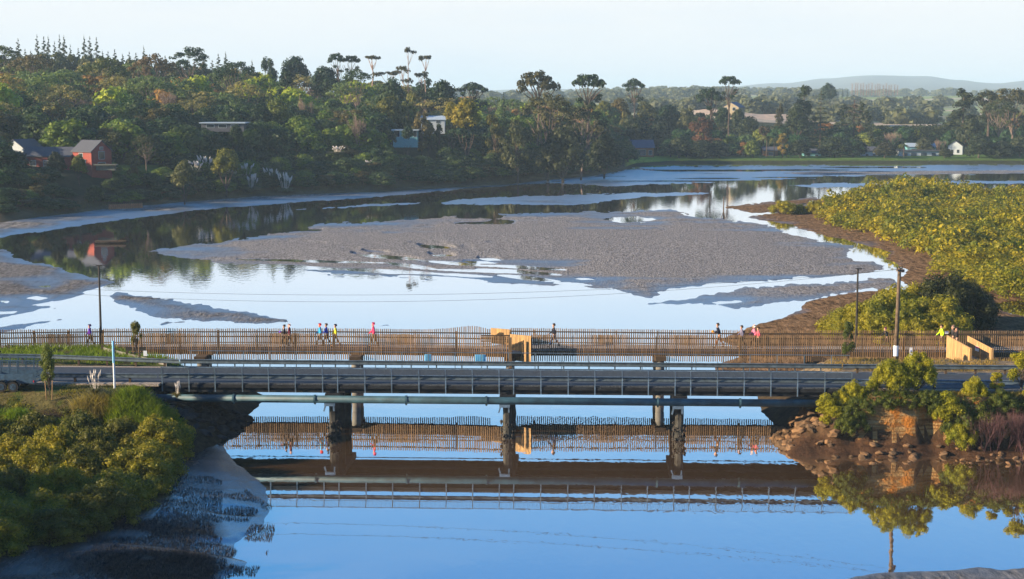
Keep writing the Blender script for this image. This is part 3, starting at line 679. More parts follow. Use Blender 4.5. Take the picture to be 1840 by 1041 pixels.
# bench on the deck by the jog
bn = thing('bench', W(890, 121.2, ZD), 'dark slatted bench on the footbridge deck before the far slat screen', 'bench')
b = MB(); p = W(890, 121.2, 0)
for k in range(3): b2 = MB(); b2.box(p.x-1.1, p.x+1.1, p.y-.3+k*.17, p.y-.16+k*.17, ZD+.42, ZD+.46); b2.build('slat', M['timber_dark'], bn)
for k in (0, 1): b2 = MB(); b2.box(p.x-1.1, p.x+1.1, p.y+.26, p.y+.30, ZD+.58+k*.16, ZD+.70+k*.16); b2.build('slat', M['timber_dark'], bn)
for s in (-1, 1): b2 = MB(); b2.box(p.x+s*.9-.04, p.x+s*.9+.04, p.y-.25, p.y+.25, ZD, ZD+.42); b2.build('leg', M['timber_dark'], bn)
# gateway wings, right
def wing(label, a, c, za, zc, zb, sign=False):
    f = thing('boarded_wing', Vector((a.x, a.y, zb)), label, 'fence', 'boarded wings of the footbridge gateway')
    d = c-a; d.z = 0; n = round(d.length/.15); ang = math.atan2(d.y, d.x); rr = random.Random(int(a.x*9))
    for i in range(n):
        k = (i+.5)/n; w = a+d*k; zt = za+(zc-za)*k; zz = zb
        bm = MB(); hw = .072; s = (zc-za)/d.length*hw
        bm.add([(-hw, -.012, 0), (hw, -.012, 0), (hw, .012, 0), (-hw, .012, 0), (-hw, -.012, zt-s-zz), (hw, -.012, zt+s-zz), (hw, .012, zt+s-zz), (-hw, .012, zt-s-zz)],
               [(0, 3, 2, 1), (4, 5, 6, 7), (0, 1, 5, 4), (1, 2, 6, 5), (2, 3, 7, 6), (3, 0, 4, 7)])
        link('board', bm.mesh('board', M['new_timber']), f, Vector((w.x, w.y, zz))-ORG[f]+Vector((rr.uniform(-.004, .004), rr.uniform(-.006, .006), 0)), (0, 0, ang))
    b = MB(); b.bar(Vector((a.x+.06, a.y+.05, za+.02)), Vector((c.x+.06, c.y+.05, zc+.02)), .09, .05); b.build('top_cap', M['new_timber'], f)
    for w, zt in ((a, za), (c, zc)): b = MB(); b.box(w.x+.02, w.x+.14, w.y, w.y+.12, zb-.2, zt+.05); b.build('post', M['new_timber'], f)
    return f
a1, c1 = W(1701, 118.4, 4), W(1743, 114.6, 4); wing('left boarded wing of the gateway with a sloping top', a1, c1, zat(604, 118.4), zat(627, 114.6), 2.9)
a2, c2 = W(1738, 118.4, 4), W(1782, 114.6, 4); wing('right boarded wing of the gateway carrying a warning sign', a2, c2, zat(605, 118.4), zat(628, 114.6), 2.9)
b = MB(); b.add([(a1.x, a1.y, 3.2), (a2.x, a2.y, 3.2), (c2.x, c2.y, 3.0), (c1.x, c1.y, 3.0)], [(0, 3, 2, 1)]); b.add([(a1.x, a1.y, 2.6), (a2.x, a2.y, 2.6), (c2.x, c2.y, 2.6), (c1.x, c1.y, 2.6)], [(0, 1, 2, 3)])
o = b.build('ramp', M['gravel']); tag(o, kind='structure')
def plate(name, p, w, h, mats, label, rz=0, text=None, tmat=None):
    s = thing(name, p, label, 'sign', rz=rz)
    b = MB(); b.box(-w/2, w/2, -.01, .01, 0, h); link('panel', b.mesh('panel', mats[0]), s)
    if len(mats) > 1: b = MB(); b.box(-w/2+.01, w/2-.01, -.014, -.011, h*.55, h-.01); link('band', b.mesh('band', mats[1]), s)
    if text:
        cu = bpy.data.curves.new('lettering', 'FONT'); cu.body = text; cu.size = h*.34; cu.align_x = 'CENTER'; cu.extrude = .001
        cu.materials.append(tmat or M['sign_white']); to = bpy.data.objects.new('t', cu); COL.objects.link(to); bpy.context.view_layer.update()
        me = bpy.data.meshes.new_from_object(to.evaluated_get(bpy.context.evaluated_depsgraph_get())); bpy.data.objects.remove(to); o = link('lettering', me, s, (0, -.018, h*.62), (math.pi/2, 0, 0))
    return s
dd = (c2-a2).normalized(); pp = a2.lerp(c2, .42); ang = math.atan2(dd.y, dd.x)
plate('warning_sign', Vector((pp.x-.03, pp.y-.04, zat(631, pp.y))), .56, .36, [M['sign_white'], M['sign_red']], 'red and white warning sign on the boarded wing', ang, 'DANGER')
plate('information_sign', W(1701, 121.2, zat(600, 121.2)), .26, .18, [M['sign_white'], M['sign_blue']], 'small blue and white sign on the far fence beside the hi-vis walker')
plate('notice_board', W(261, 113.5, zat(640, 113.5)), .26, .38, [M['sign_white']], 'small white notice low beside the left timber wall')
ptmp = W(1636, 113.6, zat(662, 113.6)); 
mk = thing('marker_post', ptmp, 'short white marker post behind the right verge shrub', 'post'); b = MB(); b.box(-.1, .1, -.02, .02, 0, 1.5); link('blade', b.mesh('blade', M['white_paint']), mk)
b = MB(); b.box(-.05, .05, -.026, -.021, 1.1, 1.3); link('reflector', b.mesh('reflector', M['sign_blue']), mk)
# low retaining wall and little ramp, left behind the road
rw = thing('retaining_wall', W(187, 117.5, 2.6), 'low weathered timber wall sloping down to the left bridge end', 'wall')
A = W(187, 117.6, 0); B2 = W(302, 111.2, 0); n = 5
for i in range(n):
    p = A.lerp(B2, i/n); q = A.lerp(B2, (i+1)/n)
    for k in range(3): zt = 3.32-.02*i+k*.19; b = MB(); b.bar(Vector((p.x, p.y, zt)), Vector((q.x, q.y, zt-.02)), .05, .18); b.build('board', M['concrete'], rw)
    b = MB(); b.box(p.x-.08, p.x+.08, p.y-.14, p.y-.03, 2.6, 3.95-.02*i); b.build('post', M['timber_dark'], rw)
sb = thing('picnic_bench', W(243, 116.5, 3.1), 'small black bench under the staked young tree left of the bridge', 'bench')
b = MB(); b.box(-.75, .75, -.2, .2, .42, .47); link('seat', b.mesh('seat', M['pole_black']), sb)
b = MB(); b.box(-.75, .75, .2, .24, .55, .85); link('backrest', b.mesh('backrest', M['pole_black']), sb)
for s in (-.6, .6): b = MB(); b.box(s-.04, s+.04, -.2, .22, 0, .42); link('leg', b.mesh('leg', M['pole_black']), sb)
for px, w, lab in ((769, 12, 'narrow pale blue corrugated panel on the far handrail'), (863, 19, 'wide pale blue corrugated panel on the far handrail')):
    t = t_of(px, 6.35, 4.2); s = thing('corrugated_panel', R(t, 6.35, 3.7), lab, 'panel', rz=RANG); ww = w/25.5; nr = 4 if w < 15 else 6
    b = MB(); b.box(-ww/2, ww/2, .0, .02, .0, .78); link('sheet', b.mesh('sheet', M['blue_panel']), s)
    rm = MB(); rm.box(-.018, .018, -.03, .0, .0, .78); rme = rm.mesh('rib', M['blue_panel'])
    for i in range(nr): link('rib', rme, s, (-ww/2+ww*(i+.5)/nr, 0, 0))

# ------------------------------------------------------------------ lamps, poles, wires
def lamp(px, D, ytop, label, zb=ZD):
    z = zat(ytop, D); l = thing('street_lamp', W(px, D, zb), label, 'street lamp', 'black lamp posts on the footbridge')
    h = z-zb; b = MB(); b.tube((0, 0, 0), (0, 0, h), .10, .065, 8); link('pole', b.mesh('pole', M['pole_black']), l)
    b = MB(); b.box(-.12, .30, -.11, .11, h, h+.07); b.box(-.22, -.12, -.06, .06, h+.02, h+.06); link('lamp_head', b.mesh('lamp_head', M['pole_black']), l)
    b = MB(); b.tube((0, 0, 0), (0, 0, .35), .14, .12, 8); link('base', b.mesh('base', M['pole_black']), l)
lamp(182, 121.3, 478, 'black lamp post at the left end of the footbridge')
lamp(1538, 121.0, 484, 'black lamp post beside the right mangroves behind the fence')
def power_pole(p, ztop, label, z0=3.3):
    l = thing('power_pole', Vector((p.x, p.y, z0)), label, 'pole'); h = ztop-z0
    b = MB(); b.tube((.0, 0, 0), (.10, 0, h), .165, .12, 10); link('pole', b.mesh('pole', M['pole_wood'], smooth=True), l)
    b = MB(); b.tube((.008, 0, 1.30), (.018, 0, 2.02), .168, .166, 12); link('white_band', b.mesh('white_band', M['white_paint']), l)
    ca = MB(); ca.bar((.1-.28, -.45, h-.12), (.1+.34, .45, h-.22), .10, .12); ca.box(.28, .5, .2, .45, h-.32, h-.12); c = link('crossarm', ca.mesh('crossarm', M['pale_bark']), l)
    for k in (-1, 0, 1):
        b = MB(); b.tube((.1+k*.26, k*.38, h-.1), (.1+k*.26, k*.38, h+.10), .05, .035, 6); link('insulator', b.mesh('insulator', M['tyre']), c)
    return l
PP = R(t_of(1613, 5.9, 7), 6.3, 0); ZP = zat(482, PP.y); power_pole(PP, ZP, 'tall timber power pole with white band behind the right verge shrub')
PQ = W(-420, 113.5, 0); power_pole(PQ, ZP-.3, 'timber power pole beyond the left edge of the road', 3.3)
wr = thing('power_lines', Vector((PP.x, PP.y, ZP)), 'two sagging overhead wires crossing above the pale water', 'wires')
for dz, dy, sg in ((.0, -.4, 1.95), (-.08, .4, 2.45)):
    b = MB(); pr = None
    for i in range(41):
        k = i/40; p = Vector((PP.x+(PQ.x-PP.x)*k, PP.y+dy+(PQ.y-PP.y)*k, ZP-.05+dz-.2*k-sg*4*k*(1-k)))
        if pr is not None: b.tube(pr, p, .011, n=4, cap=False)
        pr = p
    b.build('wire', M['pole_black'], wr)
# roadside marker pole left (blue white)
mp = thing('marker_pole', W(206, 102.4, 3.4), 'slim white and blue pole on the left verge by the grass', 'pole')
h = zat(613, 102.4)-3.4; b = MB(); b.tube((0, 0, 0), (-.02, 0, h), .07, .06, 8); link('pole', b.mesh('pole', M['white_paint']), mp)
b = MB(); b.tube((-.016, 0, h*.55), (-.02, 0, h+.005), .075, .068, 8); link('sleeve', b.mesh('sleeve', M['blue_panel']), mp)
# channel marker tripod in the far channel
cm = thing('channel_marker', G(1300, 392), 'thin timber tide marker on splayed legs in the far channel', 'marker')
b = MB(); b.tube((0, 0, -.3), (0, 0, 3.9), .14, .09, 7); link('pole', b.mesh('pole', M['pole_wood']), cm)
for k, (x, y) in enumerate(((-.6, -.3), (.35, -.5), (.3, .6))): b = MB(); b.tube((x, y, -.4), (0, 0, 1.3), .06, .05, 5); link('leg', b.mesh('leg', M['pole_wood']), cm)

# ------------------------------------------------------------------ vegetation library
def rquads(c, n, size, rng, aspect=.75, jit=.35):
    """leaf quads at centres c with normals n"""
    N = len(c); n = n+rng.normal(0, jit, (N, 3)); n /= np.linalg.norm(n, axis=1)[:, None]+1e-9
    a = np.cross(n, rng.normal(0, 1, (N, 3))); a /= np.linalg.norm(a, axis=1)[:, None]+1e-9; b_ = np.cross(n, a)
    s = size*rng.uniform(.55, 1.3, N)[:, None]
    v = np.stack([c-a*s-b_*s*aspect*.15, c-b_*s*aspect, c+a*s+b_*s*aspect*.1, c+b_*s*aspect], 1)
    return v.reshape(-1, 3), np.arange(4*N).reshape(N, 4)
def cloud(lobes, n, size, seed, shell=.45, up=.35, aspect=.75, jit=.5, under=.45):
    rng = np.random.default_rng(seed); L = np.array(lobes, float); w = (L[:, 3]*L[:, 4]+L[:, 3]*L[:, 5])**.9; w /= w.sum()
    k = rng.choice(len(L), n*2, p=w); d = rng.normal(0, 1, (n*2, 3)); d /= np.linalg.norm(d, axis=1)[:, None]
    keep = (d[:, 2] > -.25) | (rng.random(n*2) < under); k = k[keep][:n]; d = d[keep][:n]
    r = 1-shell*rng.random(len(k))**2.2
    c = L[k, :3]+d*L[k, 3:6]*r[:, None]
    nn = d.copy(); nn[:, 2] += up
    return rquads(c, nn, size, rng, aspect, jit)
def ico(lobes, scale=.72):
    """rough solid hearts inside the clumps so light does not leak straight through"""
    V = []; Fc = []; t = [(0, 0, 1)]+[(math.cos(a)*.9, math.sin(a)*.9, .4) for a in np.arange(5)*1.2566]+[(math.cos(a)*.9, math.sin(a)*.9, -.45) for a in np.arange(5)*1.2566+.6283]+[(0, 0, -1)]
    fs = []
    for i in range(5):
        j = (i+1) % 5; fs += [(0, 1+i, 1+j), (1+i, 6+i, 1+j), (1+j, 6+i, 6+j), (11, 6+j, 6+i)]
    for l in lobes:
        b0 = len(V)
        for x, y, z in t: V.append((l[0]+x*l[3]*scale, l[1]+y*l[4]*scale, l[2]+z*l[5]*scale))
        Fc += [(b0+a, b0+b_, b0+c, b0+c) for a, b_, c in fs]
    return np.array(V), np.array(Fc)
def crown_mesh(name, lobes, n, size, seed, heart=.6, mat='leaf', **k):
    v, f = cloud(lobes, n, size, seed, **k)
    me_v, me_f = [v], [f]
    if heart:
        hv, hf = ico(lobes, heart); hf = hf+len(v)
        tri = [tuple(q[:3]) for q in hf]
    else: hv, tri = np.zeros((0, 3)), []
    # quads then tris: build as polygons with mixed size
    V = np.vstack([v, hv]) if len(hv) else v
    loops = list(f.ravel()); starts = list(range(0, f.size, 4)); p = f.size
    for t in tri: starts.append(p); loops += list(t); p += 3
    me = bpy.data.meshes.new(name); me.vertices.add(len(V)); me.vertices.foreach_set('co', V.astype(np.float32).ravel())
    me.loops.add(len(loops)); me.loops.foreach_set('vertex_index', np.array(loops, np.int32))
    me.polygons.add(len(starts)); me.polygons.foreach_set('loop_start', np.array(starts, np.int32))
    me.materials.append(M[mat]); me.update(calc_edges=True); return me
def limb(b, p0, p1, r0, r1, rr, segs=3, wob=.12, n=5):
    p0 = Vector(p0); p1 = Vector(p1); L = (p1-p0).length; prev = p0; pr = r0
    for i in range(1, segs+1):
        k = i/segs; p = p0.lerp(p1, k)+Vector((rr.uniform(-1, 1), rr.uniform(-1, 1), rr.uniform(-.5, .5)))*L*wob*(0 if i == segs else 1)
        r = r0+(r1-r0)*k; b.tube(prev, p, pr, r, n, False); prev = p; pr = r
def dome(rr, R0, Hh, n, base=.15, sub=.34, flat=.8):
    """lobes over the surface of a dome of radius R0 and height Hh"""
    L = [(0, 0, Hh*.45, R0*.62, R0*.62, Hh*.42)]
    for i in range(n):
        a = i*2.39996+rr.uniform(-.3, .3); k = (i+.5)/n; el_ = math.asin(min(1, k*1.0)); ce = math.cos(el_)
        r = R0*(.74+rr.uniform(-.12, .08)); s = R0*sub*rr.uniform(.7, 1.2)
        L.append((math.cos(a)*r*ce, math.sin(a)*r*ce, Hh*(base+(.80-base)*math.sin(el_)+rr.uniform(-.04, .04)), s, s, s*flat))
    return L
LIB = {}
def reg(kind, crown, trunk, h, w): LIB.setdefault(kind, []).append((crown, trunk, h, w))
# round bushy trees (10 m tall, 10 m wide)
for s in range(5):
    rr = random.Random(s+10); L = dome(rr, 4.6, 8.6, 22+s*2, .12, .36); L = [(a, c, z+1.2, d, e, g) for a, c, z, d, e, g in L]
    b = MB(); limb(b, (0, 0, -.6), (0, 0, 4), .34, .18, rr)
    for k in range(5): a = k*1.26; limb(b, (0, 0, 1.6), (math.cos(a)*2.6, math.sin(a)*2.6, 5), .16, .06, rr)
    reg('round', crown_mesh('crown', L, 2300, .34, s, .62), b.mesh('trunk', M['bark']), 10, 10)
# looser, upright broadleaf
for s in range(4):
    rr = random.Random(s+40); L = []
    for i in range(17): a = rr.uniform(0, 6.28); z = rr.uniform(3, 10.4); r = (3.6*(1-abs(z-6.4)/5.6)+.4)*rr.uniform(.5, 1.05); q = rr.uniform(.9, 1.7); L.append((math.cos(a)*r, math.sin(a)*r, z, q, q, q*.8))
    b = MB(); limb(b, (0, 0, -.6), (.3, 0, 9), .3, .06, rr, 5, .03)
    for l in L[:12]: limb(b, (0, 0, l[2]*.55), l[:3], .11, .03, rr)
    reg('loose', crown_mesh('crown', L, 1900, .30, s, .45), b.mesh('trunk', M['bark']), 12, 9)
# large pale-limbed spreading trees: clear limbs under flattened clumps
for s in range(4):
    rr = random.Random(s+70); L = []; b = MB(); limb(b, (0, 0, -.6), (.2, .1, 5), .30, .2, rr, 3, .03)
    for i in range(15):
        a = i*2.4+rr.uniform(-.3, .3); r = 5.2*math.sqrt((i+.6)/15); z = 11.6-r*r*.10+rr.uniform(-.7, .3); q = rr.uniform(1.1, 1.9)
        L.append((math.cos(a)*r, math.sin(a)*r, z, q, q, q*.48)); limb(b, (0, 0, rr.uniform(3.4, 5.4)), (math.cos(a)*r, math.sin(a)*r, z-.3), .10, .035, rr, 4, .09)
    for i in range(14): a = rr.uniform(0, 6.28); r = rr.uniform(1.5, 5); z = rr.uniform(3.6, 9); q = rr.uniform(.7, 1.3); L.append((math.cos(a)*r, math.sin(a)*r, z, q, q, q*.5))
    reg('spread', crown_mesh('crown', L, 1700, .26, s, .4), b.mesh('trunk', M['pale_bark']), 12.6, 13)
# umbrella pine
for s in range(3):
    rr = random.Random(s+100); L = []; b = MB(); limb(b, (0, 0, -.5), (.3, .1, 8.6), .34, .2, rr, 4, .02)
    for i in range(14):
        a = i*2.4; r = 3.6*math.sqrt((i+.4)/14); z = 11.2-r*r*.12+rr.uniform(-.4, .3); q = rr.uniform(.8, 1.25)
        L.append((math.cos(a)*r, math.sin(a)*r, z, q, q, q*.5)); limb(b, (.3, .1, rr.uniform(6, 8.6)), (math.cos(a)*r, math.sin(a)*r, z-.2), .13, .04, rr, 3, .08)
    for i in range(4): a = rr.uniform(0, 6.28); L.append((math.cos(a)*2.2, math.sin(a)*2.2, rr.uniform(6.6, 8.2), .9, .9, .4))
    reg('umbrella', crown_mesh('crown', L, 1300, .24, s, .5), b.mesh('trunk', M['bark']), 12, 9)
# gum: slim forking stems with small flat clumps
for s in range(3):
    rr = random.Random(s+130); L = []; b = MB()
    for k, (x, y, z) in enumerate([(-.6, 0, 13.2), (2.4, .4, 10.4), (.6, -.3, 8.6)][:2+s % 2]):
        limb(b, (0, 0, -.5) if k == 0 else (0, 0, 3.4), (x, y, z-1), .24-.05*k, .07, rr, 5, .03)
        for j in range(6): a = j*1.1+rr.random(); r = rr.uniform(.3, 1.8); p = (x+math.cos(a)*r, y+math.sin(a)*r, z-r*.25+rr.uniform(-.2, .2)); limb(b, (x*.85, y, z-2.6), p, .06, .02, rr, 3, .06); q = rr.uniform(.5, .8); L.append((*p, q, q, q*.42))
        L.append((x*.6+.5, y, z-3.4, .9, .9, .45))
    reg('gum', crown_mesh('crown', L, 900, .17, s, .45), b.mesh('trunk', M['eucalypt_bark']), 13.6, 6)
# spire conifer
for s in range(3):
    rr = random.Random(s+160); L = []; b = MB(); limb(b, (0, 0, -.5), (0, 0, 13.4), .22, .03, rr, 3, .0)
    for i in range(26):
        z = 1.4+i*.45; r = 2.5*(1-z/14.2)+.15; a = i*2.4; L.append((math.cos(a)*r*.6, math.sin(a)*r*.6, z, r*.55+.1, r*.55+.1, .34))
    L.append((0, 0, 13.3, .16, .16, .7))
    reg('spire', crown_mesh('crown', L, 1100, .22, s, .5, up=.1), b.mesh('trunk', M['bark']), 14, 5)
# tiered cedar / norfolk pine: flat whorls with gaps
for s in range(2):
    rr = random.Random(s+190); L = []; b = MB(); limb(b, (0, 0, -.5), (0, 0, 14.6), .28, .04, rr, 3, .0)
    for i in range(12):
        z = 1.8+i*1.07; r = 4.1*(1-z/16.5)
        for j in range(6): a = j*1.047+i*.5; p = (math.cos(a)*r*.72, math.sin(a)*r*.72, z+.15); L.append((*p, r*.34, r*.34, .16)); b.tube((0, 0, z), p, .05, .02, 4, False)
    L.append((0, 0, 14.4, .25, .25, .6))
    reg('tiered', crown_mesh('crown', L, 1700, .2, s, .5, up=.2), b.mesh('trunk', M['bark']), 15, 8)
# conical dense pine
for s in range(3):
    rr = random.Random(s+220); L = []; b = MB(); limb(b, (0, 0, -.5), (0, 0, 12), .34, .06, rr, 3, .01)
    for i in range(34): z = rr.uniform(1.8, 12.4); r = 4.0*(1-z/14.4)*rr.uniform(.5, 1.05); a = i*2.4; q = rr.uniform(.6, 1.25); L.append((math.cos(a)*r, math.sin(a)*r, z, q, q, q*.62)); b.tube((0, 0, z-.4), L[-1][:3], .07, .02, 4, False)
    reg('pine', crown_mesh('crown', L, 2000, .25, s, .55), b.mesh('trunk', M['bark']), 13, 8)
# bunya: domed crown of tufted branch ends round one straight trunk
rr = random.Random(9); L = []; b = MB(); limb(b, (0, 0, -.5), (0, 0, 13), .38, .1, rr, 3, .0)
for i in range(58):
    z = 6+rr.random()*5.5; a = i*2.4; th = (z-6)/7.4; r = 5.0*math.cos(th*1.45)*rr.uniform(.82, 1.0)+.3; zz = 7.6+5.4*math.sin(th*1.5)+rr.uniform(-1.6, .2)
    p = (math.cos(a)*r, math.sin(a)*r, zz); L.append((*p, .55, .55, .42)); b.tube((0, 0, zz+.5), p, .05, .03, 4, False)
reg('bunya', crown_mesh('crown', L, 1500, .22, 3, .6), b.mesh('trunk', M['bark']), 13.6, 10.6)
# leafless
def twigs(b, p, d, L, r, rr, depth, lo=.42):
    q = p+d*L; b.tube(p, q, r, r*.62, 4 if depth > 1 else 3, False)
    if depth == 0: return
    for _ in range(3 if depth > 1 else 4):
        nd = (d+Vector((rr.uniform(-1, 1), rr.uniform(-1, 1), rr.uniform(-.5, .9)))*lo).normalized(); twigs(b, q-d*L*rr.uniform(0, .4), nd, L*rr.uniform(.62, .85), r*.6, rr, depth-1, lo)
for s in range(3):
    rr = random.Random(s+250); b = MB()
    for k in range(3): twigs(b, Vector((0, 0, -.3)), Vector((rr.uniform(-.4, .4), rr.uniform(-.4, .4), 1)).normalized(), 2.9, .17, rr, 5, .46)
    reg('bare', b.mesh('branches', M['pale_bark']), None, 10.5, 10)
for s in range(2):
    rr = random.Random(s+280); b = MB(); b.tube((0, 0, -.4), (0, 0, 12), .16, .03, 4, False)
    for i in range(70): z = 1.5+i*.145; a = i*2.4; b.tube((0, 0, z), (math.cos(a)*.8, math.sin(a)*.8, z+2.0), .03, .008, 3, False)
    reg('poplar', b.mesh('branches', M['twig']), None, 14, 2)
# palm
rr = random.Random(300); b = MB(); limb(b, (0, 0, -.3), (.1, 0, 4.6), .22, .16, rr, 3, .01); fv = MB()
for i in range(22):
    a = i*2.4; d0 = rr.uniform(.2, 1.0); pr = Vector((.1, 0, 4.6)); L0 = 2.3
    for k in range(5):
        t = (k+1)/5; q = Vector((.1+math.cos(a)*L0*t*math.cos(d0*.3), math.sin(a)*L0*t*math.cos(d0*.3), 4.6+1.5*t*d0*1.3-2.1*t*t)); s_ = Vector((-math.sin(a), math.cos(a), 0))*.32*(1-t*.7)
        fv.add([pr-s_, pr+s_+Vector((0, 0, -.12)), q+s_*.8+Vector((0, 0, -.12)), q-s_*.8], [(0, 1, 2, 3)]); pr = q
reg('palm', fv.mesh('fronds', M['leaf']), b.mesh('trunk', M['bark']), 6, 5)
# pampas: arching leaves and upright plumes
for s in range(2):
    rr = random.Random(310+s); fv = MB(); b = MB()
    for i in range(170):
        a = rr.uniform(0, 6.28); r = rr.uniform(.7, 1.6); h_ = rr.uniform(.8, 1.6); pr = Vector((0, 0, 0)); s_ = Vector((-math.sin(a), math.cos(a), 0))*.035
        for k in range(3): t = (k+1)/3; q = Vector((math.cos(a)*r*t, math.sin(a)*r*t, h_*(2.2*t-1.5*t*t))); fv.add([pr-s_, pr+s_, q+s_, q-s_], [(0, 1, 2, 3)]); pr = q
    for i in range(15):
        a = rr.uniform(0, 6.28); r = rr.uniform(.1, .9); z = rr.uniform(2.0, 3.1); p = Vector((math.cos(a)*r, math.sin(a)*r, z)); b.tube((p.x*.3, p.y*.3, .3), p, .015, .012, 3, False); b.tube(p-Vector((0, 0, .1)), p+Vector((p.x*.1, p.y*.1, .35)), .03, .10, 5, False); b.tube(p+Vector((p.x*.1, p.y*.1, .35)), p+Vector((p.x*.25, p.y*.25, .85)), .10, .01, 5, False)
    reg('pampas', fv.mesh('leaves', M['leaf']), b.mesh('plumes', M['plume']), 3.2, 2.6)
# mangrove and coastal shrubs for the near ground (3 m tall, 5 m wide), fine leaves
for s in range(5):
    rr = random.Random(400+s); L = []
    for i in range(34): a = i*2.4+rr.uniform(-.3, .3); k = (i+.5)/34; e = math.asin(k); r = 2.1*math.cos(e)*rr.uniform(.8, 1.1); q = rr.uniform(.38, .72); L.append((math.cos(a)*r, math.sin(a)*r, .45+2.05*math.sin(e)*rr.uniform(.8, 1.08), q, q, q*.85))
    L.append((0, 0, 1.2, 1.5, 1.5, 1.0)); b = MB()
    for l in L[:16]: limb(b, (rr.uniform(-.2, .2), rr.uniform(-.2, .2), -.3), l[:3], .05, .018, rr, 3, .1)
    reg('mangrove', crown_mesh('crown', L, 9500, .082, s, .62, shell=.55, aspect=.5, jit=.7), b.mesh('trunk', M['bark']), 3, 5)
for s in range(3):
    rr = random.Random(430+s); L = []
    for i in range(16): a = i*2.4; z = rr.uniform(.7, 2.9); r = rr.uniform(.2, .85)*(1.15-abs(z-1.5)*.35); q = rr.uniform(.26, .5); L.append((math.cos(a)*r, math.sin(a)*r, z, q, q, q*.9))
    b = MB(); limb(b, (0, 0, -.2), (0, 0, 1.6), .06, .03, rr)
    for l in L: limb(b, (0, 0, .3), l[:3], .03, .01, rr, 3, .1)
    reg('shrub', crown_mesh('crown', L, 4200, .08, s, .4, shell=.7, aspect=.5, jit=.8), b.mesh('trunk', M['bark']), 3.2, 2.4)
for s in range(2):
    rr = random.Random(450+s); b = MB()
    for k in range(16): twigs(b, Vector((rr.uniform(-.9, .9), rr.uniform(-.5, .5), 0)), Vector((rr.uniform(-.6, .6), rr.uniform(-.6, .2), 1)).normalized(), .85, .022, rr, 4, .5)
    reg('thorn', b.mesh('branches', M['purple_twig']), None, 3.2, 3.6)
CNT = {}
NAMES = {'round': 'bushy_tree', 'loose': 'broadleaf_tree', 'spread': 'spreading_tree', 'umbrella': 'umbrella_pine', 'gum': 'gum_tree', 'spire': 'spire_conifer', 'tiered': 'cedar_tree',
         'pine': 'pine_tree', 'bunya': 'bunya_pine', 'bare': 'bare_tree', 'poplar': 'poplar_tree', 'palm': 'palm_tree', 'pampas': 'pampas_grass', 'mangrove': 'mangrove_bush', 'shrub': 'coastal_shrub', 'thorn': 'thorn_shrub'}
CAT = {'pampas': 'grass clump', 'mangrove': 'mangrove', 'shrub': 'shrub', 'thorn': 'shrub'}
def plant(kind, X, D, z, hh, ww, col, label, group=None, rr=None, name=None, cat=None):
    i = CNT.get(kind, 0); CNT[kind] = i+1; cr, tr, h0, w0 = LIB[kind][i % len(LIB[kind])]
    rz = (i*2.1) % 6.28
    o = thing(name or NAMES[kind], (X, D, z), label, cat or CAT.get(kind, 'tree'), group, rz, (ww/w0, ww/w0, hh/h0))
    cn = {'palm': 'fronds', 'pampas': 'leaves', 'bare': 'branches', 'poplar': 'branches', 'thorn': 'branches'}.get(kind, 'crown')
    c = link(cn, cr, o); c.color = (*col, 1); ORG[c] = ORG[o]
    t_ = link('plumes' if kind == 'pampas' else 'trunk', tr, o) if tr else None
    if kind in ('round', 'spread', 'umbrella') and hh > (1.5 if kind == 'umbrella' else 1.12)*ww*h0/w0 and hh > 6:
        ch = (1.5 if kind == 'umbrella' else 1.12)*ww*h0/w0; sz = ch/h0; off = (hh-ch)/sz; o.scale = (ww/w0, ww/w0, sz); c.location.z = off
        if t_: t_.location.z = off*.0; t_.scale.z = (off+h0*.97)/(h0*.97)
    return o
DK, OL, GG, YG, BR, HZ = (.018, .046, .022), (.060, .085, .024), (.042, .080, .045), (.22, .19, .025), (.10, .07, .04), (.030, .062, .05)
